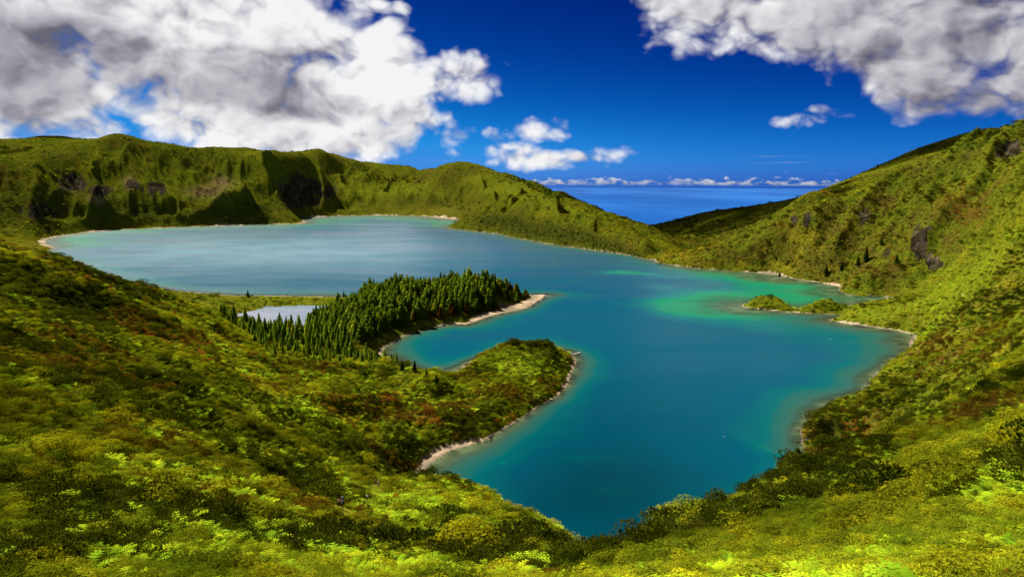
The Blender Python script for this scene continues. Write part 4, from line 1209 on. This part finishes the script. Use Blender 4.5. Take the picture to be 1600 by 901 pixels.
# slim young conifers running down the slope to the wood
SLOPE_POLY = cols_poly([(330, 520), (370, 560), (400, 600), (470, 600), (520, 560), (560, 525), (600, 530), (640, 470), (600, 455), (540, 440), (480, 420), (420, 430), (360, 470)])
sx_, sy_ = fill(SLOPE_POLY, 6.4, 8.0)
keepn = 240
for j in range(min(keepn, len(sx_))):
    d = math.hypot(sx_[j], sy_[j])
    h_ = np.interp(sy_[j], [420, 480, 560], [4.0, 7.5, 13.0]) * rng.uniform(0.65, 1.25)
    t_ = con_tint(1)[0] * 1.35
    conifer(sx_[j], sy_[j], float(h_), rng.uniform(0.95, 1.4), t_, tree_label(h_, (6.0, 9.0), t_, (0.40, 0.58), 'young conifer on the scrub slope ' + ('below the pond' if sx_[j] / sy_[j] < -0.29 else 'behind the low ridge by the bay')), 'young conifers on the slope by the pond', 'young_conifer')
LONE = [  # px, distance, height, wide, brightness, label
 (387, 775, 8.5, 1.3, .8, 'lone dark conifer on the grassy flat beside the pale track'),
 (537, 780, 7.0, 1.2, .8, 'small dark conifer on the flat at the forest end of the pond'),
 (550, 765, 7.5, 1.3, .9, 'small conifer between the pond and the edge of the wood'),
 (1338, 880, 15, 1.1, .75, 'dark conifer in the pair high on the mountainside above the spit'),
 (1350, 875, 19, 1.1, .75, 'taller dark conifer in the pair high on the mountainside above the spit'),
 (1289, 905, 13, 1.4, .8, 'dark green tree low on the mountainside above the small sandy cove'),
 (1313, 890, 11, 1.4, .8, 'squat dark tree just above the shore of the inner bay'),
 (1217, 955, 7, 1.5, .9, 'small dark tree by the sandy cove under the mountainside'),
 (1372, 880, 10, 1.3, .8, 'dark tree on the rocky mountainside beside the conifer pair'),
 (1398, 815, 11, 1.4, .85, 'dark tree on the mound at the foot of the rock ribs'),
 (842, 206, 5.0, 1.3, 1.5, 'bright green young conifer on the spur edge above the deep water'),
 (858, 205, 3.6, 1.3, 1.6, 'short bright conifer beside the taller one on the spur edge'),
 (886, 188, 4.0, 1.3, 1.6, 'bright conifer on the steep spur end above the notch of dark water'),
 (902, 176, 3.4, 1.3, 1.5, 'lowest young conifer on the spur end by the notch of dark water'),
 (1037, 131, 4.2, 1.6, 1.1, 'green conifer standing alone on the bank edge against the dark water'),
 (1262, 170, 5.2, 2.6, .8, 'bushy dark green tree on the bank below the dark rounded spur'),
 (1065, 104, 3.6, 2.2, .8, 'dark green bushy conifer among yellow shrubs on the near bank'),
 (625, 424, 7.5, 1.2, .9, 'slim dark conifer on the low ridge in front of the bay'),
 (645, 418, 8.0, 1.2, .8, 'tallest slim conifer on the low ridge in front of the bay'),
 (664, 408, 5.0, 1.2, 1.0, 'short slim conifer on the low ridge in front of the bay'),
 (680, 400, 6.5, 1.2, .9, 'conifer at the lowest end of the ridge in front of the bay'),
 (1237, 1060, 9, 1.0, .7, 'lone conifer on the skyline of the mountain shoulder'),
]
for c, d, h_, w, b, lab in LONE:
    q = at_col(c, d)
    conifer(float(q[0]), float(q[1]), h_, w, np.array((0.045, 0.075, 0.010)) * b, lab)
# far woods: too distant to count
fth = rng.uniform(-TH_MAX, TH_MAX, 60000); flr = rng.uniform(math.log(1300), math.log(3500), 60000)
wv = sample(WOOD, fth, flr)
ok = (wv > 0.42) & (sample(HIDE, fth, flr) < 0.01) & (sample(SDM, fth, flr) > 10)
ok &= ~((np.tan(fth) * F_PX * CPI + 800 > 1000))
fth, flr = fth[ok], flr[ok]
k = len(fth)
x_, y_ = np.exp(flr) * np.sin(fth), np.exp(flr) * np.cos(fth)
hh_ = rng.uniform(5, 9, k)
scatter('far_treeline', [form('far_conifer_form', c) for c in CROWNS], np.stack([x_, y_, ground(x_, y_) - .3], -1), np.stack([hh_ * 1.5, hh_ * 1.5, hh_], -1), rng.uniform(0, 6.28, k), con_tint(k) * 0.8, 'dark belts of wood on the far hills', 0.02)
print('trees', len(fx), len(sx_), k)

# ------------------------------------------------------------------ rocks
def rock_mat(name, a, b):
    m, g, out = new_mat(name)
    d = g.n('ShaderNodeBsdfDiffuse')
    g.link(g.colramp(g.noise(world_pos(g), 1.2, 5, 0.65), [(0.35, a), (0.65, b)]), d.inputs['Color'])
    g.link(d.outputs[0], out.inputs['Surface'])
    return m
DARK_ROCK = rock_mat('lava_rock', (0.03, 0.026, 0.022), (0.13, 0.11, 0.09))
PALE_ROCK = rock_mat('pumice_rock', (0.40, 0.35, 0.30), (0.72, 0.66, 0.60))
def rock_mesh(seed, mat):
    bm = bmesh.new()
    bmesh.ops.create_icosphere(bm, subdivisions=2, radius=0.5)
    r_ = random.Random(seed)
    o1 = [Vector((r_.gauss(0, 1), r_.gauss(0, 1), r_.gauss(0, 1))).normalized() for _ in range(9)]
    for v in bm.verts:
        for n_ in o1:
            t = v.co.dot(n_)
            if t > 0.36: v.co -= n_ * (t - 0.36) * 0.85
        v.co *= r_.uniform(0.95, 1.06)
        v.co.z *= 0.75
    me = bpy.data.meshes.new('rock'); bm.to_mesh(me); bm.free(); me.materials.append(mat)
    return me
ROCKS = [rock_mesh(i, DARK_ROCK) for i in range(4)]
PROCKS = [rock_mesh(20 + i, PALE_ROCK) for i in range(2)]
shore_w = np.array([on_z(*p)[:2] for p in SHORE_PX])
srx, sry = [], []
for i in range(len(shore_w)):
    a, b = shore_w[i], shore_w[(i + 1) % len(shore_w)]
    d = np.hypot(*((a + b) / 2))
    if d > 1100: continue
    L = np.hypot(*(b - a))
    for _ in range(int(L / np.clip(d / 400, 0.5, 2.0) * 0.5)):
        t = rng.random(); p = a + (b - a) * t + rng.normal(0, 0.9 + 0.001 * d, 2)
        srx.append(p[0]); sry.append(p[1])
srx, sry = np.array(srx), np.array(sry)
srz = np.maximum(ground(srx, sry), -0.35)
srd = np.hypot(srx, sry)
ssz = rng.lognormal(-0.75, 0.5, len(srx)) * np.clip(srd / 450, 0.8, 1.6)
spx, spy = to_px(srx, sry, srz)
sv = np.where((spx > 20) & (spx < 1580) & (spy < 880) & (sample(HIDE, np.arctan2(srx, sry), np.log(srd)) < 0.001), ssz / srd, 0)
o_ = np.argsort(-sv)
for j in o_[:160]:
    o = link('shore_rock', ROCKS[int(j) % 4], label='dark lava rock lying at the water line of the lake shore', category='rock', group='dark rocks along the lake shore')
    o.location = (srx[j], sry[j], srz[j] + 0.1 * ssz[j]); s_ = ssz[j] * 1.3
    o.scale = (s_ * rng.uniform(.8, 1.4), s_ * rng.uniform(.8, 1.3), s_ * rng.uniform(.7, 1.1)); o.rotation_euler = (rng.normal(0, .3), rng.normal(0, .3), rng.uniform(0, 6.3))
rs = o_[160:]
scatter('shore_gravel', [form('rock_form', m) for m in ROCKS], np.stack([srx[rs], sry[rs], srz[rs]], -1), np.stack([ssz[rs]] * 3, -1), rng.uniform(0, 6.3, len(rs)), np.ones((len(rs), 3)), 'small dark stones along the lake shore', 0.4)
def put_rock(px, py, z, size, me, name, label, flat=1.0):
    q = on_z(px, py, z)
    g_ = float(ground(q[0], q[1])[0])
    o = link(name, me, label=label, category='rock')
    o.location = (q[0], q[1], max(g_, -0.2) + size * 0.12); o.scale = (size * 1.5, size, size * flat); o.rotation_euler = (0.1, 0.05, rng.uniform(0, 3))
    return o
put_rock(650, 743, 0.5, 1.7, ROCKS[0], 'beach_boulder', 'larger dark boulder at the inner end of the curved beach')
put_rock(655, 741, 0.5, 1.2, ROCKS[2], 'beach_boulder', 'smaller dark boulder at the inner end of the curved beach')
put_rock(1292, 704, 0.3, 2.0, PROCKS[0], 'pale_boulder', 'small white rock at the water edge under the dark rounded spur', 0.6)
put_rock(1245, 689, 0.0, 1.6, ROCKS[1], 'dark_boulder', 'dark rock in the water off the tip of the rounded spur')
put_rock(1030, 413, 0.0, 5.0, ROCKS[3], 'dark_boulder', 'dark rock in the water where the headland meets the mountainside', 0.5)
for px, d, lab in ((447, 330, 'white rock in the scrub of the slope above the pond'), (290, 330, 'pale rock among ferns on the slope across from the far beach'), (196, 260, 'small pale rock on the upper part of the long scrub slope'),
                   (1506, 560, 'pale rock on the sunlit spur beside the spit'), (1580, 640, 'pale rock on the crest of the sunlit spur')):
    q = at_col(px, d)
    o = link('pale_boulder', PROCKS[1], label=lab, category='rock')
    o.location = (q[0], q[1], float(ground(q[0], q[1])[0]) + 0.8); o.scale = (1.6, 1.3, 1.5)

# ------------------------------------------------------------------ landing stage
def simple_mat(name, col, rough=0.8):
    m, g, out = new_mat(name)
    d = g.n('ShaderNodeBsdfDiffuse')
    n_ = g.noise(world_pos(g), 2.5, 4)
    g.link(g.mulc(col, g.colramp(n_, [(0.3, (0.7, 0.7, 0.7)), (0.7, (1.15, 1.15, 1.15))])), d.inputs['Color'])
    g.link(d.outputs[0], out.inputs['Surface'])
    return m
WOOD_M = simple_mat('weathered_wood', (0.30, 0.26, 0.22))
def box_mesh(name, sx, sy, sz, mat):
    bm = bmesh.new(); bmesh.ops.create_cube(bm, size=1.0)
    bmesh.ops.scale(bm, verts=bm.verts, vec=(sx, sy, sz))
    bmesh.ops.bevel(bm, geom=list(bm.edges), offset=min(sx, sy, sz) * 0.12, segments=1, affect='EDGES')
    me = bpy.data.meshes.new(name); bm.to_mesh(me); bm.free(); me.materials.append(mat)
    return me
pa, pb = on_z(889, 555.5, 0), on_z(907, 551.5, 0)
pier = link('landing_stage', None, label='small grey wooden landing stage at the tip of the scrub peninsula', category='pier')
pier.location = (pa[0], pa[1], 0)
L_ = float(np.hypot(*(pb - pa)[:2]))
pier.rotation_euler = (0, 0, math.atan2(pb[1] - pa[1], pb[0] - pa[0]))
plank = box_mesh('plank', L_ / 14 * 0.9, 2.0, 0.10, WOOD_M); post = box_mesh('post', 0.28, 0.28, 2.2, WOOD_M); beam = box_mesh('beam', L_, 0.2, 0.22, WOOD_M)
for k in range(14):
    o = link('plank', plank, pier); o.location = ((k + .5) * L_ / 14, 0, 0.62)
for s_ in (-.8, .8):
    o = link('beam', beam, pier); o.location = (L_ / 2, s_, 0.48)
    for t in (0.3, 0.65, 0.97):
        o = link('post', post, pier); o.location = (t * L_, s_ * 1.12, 0.0)

# ------------------------------------------------------------------ gulls on the water
GULL_M = simple_mat('gull_feathers', (0.85, 0.85, 0.86))
def gull_mesh():
    bm = bmesh.new()
    bmesh.ops.create_uvsphere(bm, u_segments=12, v_segments=8, radius=0.5)
    for v in bm.verts:
        x_, y_, z_ = v.co
        v.co = Vector((x_ * (0.62 if x_ < 0 else 0.5), y_ * 0.26 * (1 - 0.5 * max(0, -x_ * 2) ** 2), z_ * 0.24 + 0.12 + 0.10 * max(0, -x_ * 2) ** 3))
    r_ = bmesh.ops.create_uvsphere(bm, u_segments=10, v_segments=6, radius=0.07)
    bmesh.ops.translate(bm, verts=r_['verts'], vec=(0.24, 0, 0.30))
    r_ = bmesh.ops.create_cone(bm, segments=8, radius1=0.075, radius2=0.05, depth=0.16, cap_ends=True)
    bmesh.ops.translate(bm, verts=r_['verts'], vec=(0.22, 0, 0.22))
    r_ = bmesh.ops.create_cone(bm, segments=6, radius1=0.02, radius2=0.004, depth=0.08, cap_ends=True)
    bmesh.ops.rotate(bm, verts=r_['verts'], cent=(0, 0, 0), matrix=__import__('mathutils').Matrix.Rotation(math.pi / 2, 3, 'Y'))
    bmesh.ops.translate(bm, verts=r_['verts'], vec=(0.34, 0, 0.29))
    me = bpy.data.meshes.new('gull'); bm.to_mesh(me); bm.free(); me.materials.append(GULL_M)
    me.polygons.foreach_set('use_smooth', [True] * len(me.polygons))
    return me
GULL = gull_mesh()
for px, py, lab in ((1131, 682, 'white gull floating on open water off the rounded dark spur'), (1202, 494, 'white gull floating just off the grassy spit'), (1297, 530, 'white gull floating in the bay between spit and rounded spur')):
    q = on_z(px, py, 0)
    o = link('gull', GULL, label=lab, category='bird'); o.location = (q[0], q[1], -0.03); o.rotation_euler = (0, 0, rng.uniform(0, 6)); o.scale = (1.3, 1.3, 1.3)

# ------------------------------------------------------------------ hikers on the path through the scrub
SKIN = simple_mat('skin', (0.50, 0.30, 0.20)); HAIR = simple_mat('hair', (0.04, 0.025, 0.015))
CLOTH = {k: simple_mat(k + '_cloth', c) for k, c in dict(white=(0.80, 0.80, 0.82), blue=(0.06, 0.08, 0.30), red=(0.55, 0.04, 0.03), black=(0.02, 0.02, 0.025), pink=(0.65, 0.32, 0.28), navy=(0.03, 0.05, 0.14), grey=(0.25, 0.25, 0.27)).items()}
def make_skin(name, verts, edges, radii, mat):
    # skin layers need the modifier first
    me = bpy.data.meshes.new(name); me.from_pydata(verts, edges, [])
    o = bpy.data.objects.new(name, me); C.objects.link(o)
    o.modifiers.new('skin', 'SKIN')
    bm = bmesh.new(); bm.from_mesh(me)
    lay = bm.verts.layers.skin.verify()
    for i, v in enumerate(bm.verts):
        v[lay].radius = (radii[i], radii[i]); v[lay].use_root = (i == 0)
    bm.to_mesh(me); bm.free()
    sd = o.modifiers.new('sub', 'SUBSURF'); sd.levels = 1; sd.render_levels = 1
    bpy.context.view_layer.update()
    dg = bpy.context.evaluated_depsgraph_get()
    m2 = bpy.data.meshes.new_from_object(o.evaluated_get(dg))
    bpy.data.objects.remove(o)
    m2.name = name; m2.materials.clear(); m2.materials.append(mat)
    m2.polygons.foreach_set('use_smooth', [True] * len(m2.polygons))
    return m2
def body_mesh(stride, lean):
    V = [(0, 0, .95), (0, .01 * lean, 1.15), (0, .03 * lean, 1.38), (0, .04 * lean, 1.50), (0, .05 * lean, 1.58), (0, .06 * lean, 1.70)]
    Rr = [.135, .12, .14, .055, .075, .085]
    E = [(0, 1), (1, 2), (2, 3), (3, 4), (4, 5)]
    for s_ in (-1, 1):
        k = len(V); f = s_ * stride
        V += [(.10 * s_, 0, .88), (.10 * s_, .12 + f * .10, .50), (.10 * s_, f * .22, .09), (.10 * s_, f * .22 + .14, .04)]
        Rr += [.095, .065, .045, .04]; E += [(0, k), (k, k + 1), (k + 1, k + 2), (k + 2, k + 3)]
        k = len(V)
        V += [(.19 * s_, .02, 1.40), (.25 * s_, -.03 - f * .08, 1.14), (.24 * s_, .08 - f * .18, .92), (.23 * s_, .11 - f * .2, .83)]
        Rr += [.062, .048, .036, .035]; E += [(2, k), (k, k + 1), (k + 1, k + 2), (k + 2, k + 3)]
    return make_skin('person_body', V, E, Rr, SKIN)
def shirt_mesh(mat):
    V = [(0, 0, .96), (0, .01, 1.18), (0, .03, 1.40)]; Rr = [.155, .145, .155]; E = [(0, 1), (1, 2)]
    for s_ in (-1, 1):
        k = len(V); V += [(.20 * s_, .02, 1.40), (.25 * s_, -.03, 1.18)]; Rr += [.078, .062]; E += [(2, k), (k, k + 1)]
    return make_skin('shirt', V, E, Rr, mat)
def trousers_mesh(stride, mat):
    V = [(0, 0, .96)]; Rr = [.15]; E = []
    for s_ in (-1, 1):
        k = len(V); f = s_ * stride
        V += [(.10 * s_, 0, .86), (.10 * s_, .12 + f * .10, .50), (.10 * s_, f * .22, .14)]; Rr += [.108, .08, .06]
        E += [(0, k), (k, k + 1), (k + 1, k + 2)]
    return make_skin('trousers', V, E, Rr, mat)
def hair_mesh():
    bm = bmesh.new(); bmesh.ops.create_uvsphere(bm, u_segments=10, v_segments=7, radius=0.105)
    for v in bm.verts:
        if v.co.y > 0.02 and v.co.z < 0.03: v.co.y = 0.02
    bmesh.ops.translate(bm, verts=bm.verts, vec=(0, .03, 1.70))
    me = bpy.data.meshes.new('hair'); bm.to_mesh(me); bm.free(); me.materials.append(HAIR)
    return me
BODY = {s_: body_mesh(s_, 1) for s_ in (0.3, 1.0)}
HAIRM = hair_mesh()
PACK = {}
def hiker(px, d, turn, top, legs, pack, stride, label):
    q = at_col(px, d)
    e = bpy.data.objects.new('person', BODY[stride]); C.objects.link(e)
    e.location = (q[0], q[1], float(ground(q[0], q[1])[0]) + 0.05); e.rotation_euler = (0, 0, turn)
    e['label'] = label; e['category'] = 'person'; e['group'] = 'hikers on the path through the scrub'
    link('shirt', shirt_mesh(CLOTH[top]), e); link('trousers', trousers_mesh(stride, CLOTH[legs]), e); link('hair', HAIRM, e)
    if pack:
        if pack not in PACK: PACK[pack] = box_mesh('backpack', .32, .20, .48, CLOTH[pack])
        o = link('backpack', PACK[pack], e); o.location = (0, -.24, 1.24)
    # the trodden path keeps the scrub off them
    return q
HIK = [(*HIKE_AT[0], 0.4, 'white', 'blue', 'blue', 1.0, 'hiker in white shirt and blue trousers with a blue backpack'),
       (*HIKE_AT[1], 0.2, 'pink', 'black', None, 0.3, 'hiker in pink top and black trousers on the scrub path'),
       (*HIKE_AT[2], 0.9, 'grey', 'navy', 'navy', 1.0, 'hiker in grey top with a navy backpack on the scrub path'),
       (*HIKE_AT[3], -0.5, 'white', 'black', None, 0.3, 'hiker in white top and black trousers on the scrub path'),
       (*HIKE_AT[4], 0.1, 'black', 'black', 'black', 1.0, 'hiker dressed all in black on the scrub path'),
       (*HIKE_AT[5], 0.3, 'red', 'navy', None, 0.3, 'hiker in red top and navy trousers on the scrub path'),
       (*HIKE_AT[6], -0.3, 'red', 'grey', 'grey', 1.0, 'hiker in red top and grey trousers with a grey backpack')]
for h_ in HIK:
    hiker(*h_)

# ------------------------------------------------------------------ clouds overhead, above the picture: their shade lies on the hills
CLOUD_M, g, out = new_mat('cloud_vapour')
d_ = g.n('ShaderNodeBsdfDiffuse'); g.put(d_.inputs[0], (0.9, 0.9, 0.92))
t_ = g.n('ShaderNodeBsdfTranslucent'); g.put(t_.inputs[0], (0.9, 0.9, 0.92))
mx_ = g.n('ShaderNodeMixShader'); mx_.inputs[0].default_value = 0.35
g.link(d_.outputs[0], mx_.inputs[1]); g.link(t_.outputs[0], mx_.inputs[2]); tr_ = g.n('ShaderNodeBsdfTransparent'); my_ = g.n('ShaderNodeMixShader'); my_.inputs[0].default_value = 0.55
g.link(mx_.outputs[0], my_.inputs[1]); g.link(tr_.outputs[0], my_.inputs[2]); g.link(my_.outputs[0], out.inputs['Surface'])
def cloud(gx_, gy_, gz_, rx, ry, ang_, label, seed, alt=1350.0):
    """cumulus whose shade falls on the ground point given"""
    t = (alt - gz_) / SUN_DIR.z
    c = Vector((gx_, gy_, gz_)) + SUN_DIR * t
    r_ = random.Random(seed)
    bm = bmesh.new()
    for k in range(14):
        a = r_.uniform(0, 6.283); q = math.sqrt(r_.random()) * 0.8
        s_ = r_.uniform(0.28, 0.5) * (1 - 0.35 * q)
        v = bmesh.ops.create_icosphere(bm, subdivisions=3, radius=1.0)['verts']
        ph = [r_.uniform(0, 6) for _ in range(6)]
        for w in v:
            n_ = w.co.normalized()
            k1 = 1 + 0.13 * math.sin(4 * n_.x + ph[0]) * math.sin(5 * n_.y + ph[1]) + 0.09 * math.sin(9 * n_.x + ph[2]) * math.sin(11 * n_.z + ph[3]) + 0.05 * math.sin(19 * n_.y + ph[4]) * math.sin(17 * n_.z + ph[5])
            w.co = Vector(((math.cos(a) * q + n_.x * s_ * k1) * rx, (math.sin(a) * q + n_.y * s_ * k1) * ry, max(-0.08, n_.z * s_ * k1) * min(rx, ry) * 0.7))
    me = bpy.data.meshes.new('cumulus_cloud'); bm.to_mesh(me); bm.free(); me.materials.append(CLOUD_M)
    me.polygons.foreach_set('use_smooth', [True] * len(me.polygons))
    o = link('cumulus_cloud', me, kind='stuff', label=label); o.location = c; o.rotation_euler = (0, 0, ang_)
    return o
cloud(620, 2150, 20, 520, 330, 0.2, 'cloud whose shade lies on the seaward hill', 1)
cloud(1700, 2850, 220, 700, 420, 0.6, 'cloud whose shade lies on the ridge behind the mountainside', 2)
cloud(-1520, 1820, 110, 330, 300, 0.9, 'cloud whose shade lies on the end of the crater rim', 3)
cloud(-2150, 3000, 270, 600, 300, 0.3, 'cloud whose shade lies on the hill behind the crater rim', 4)
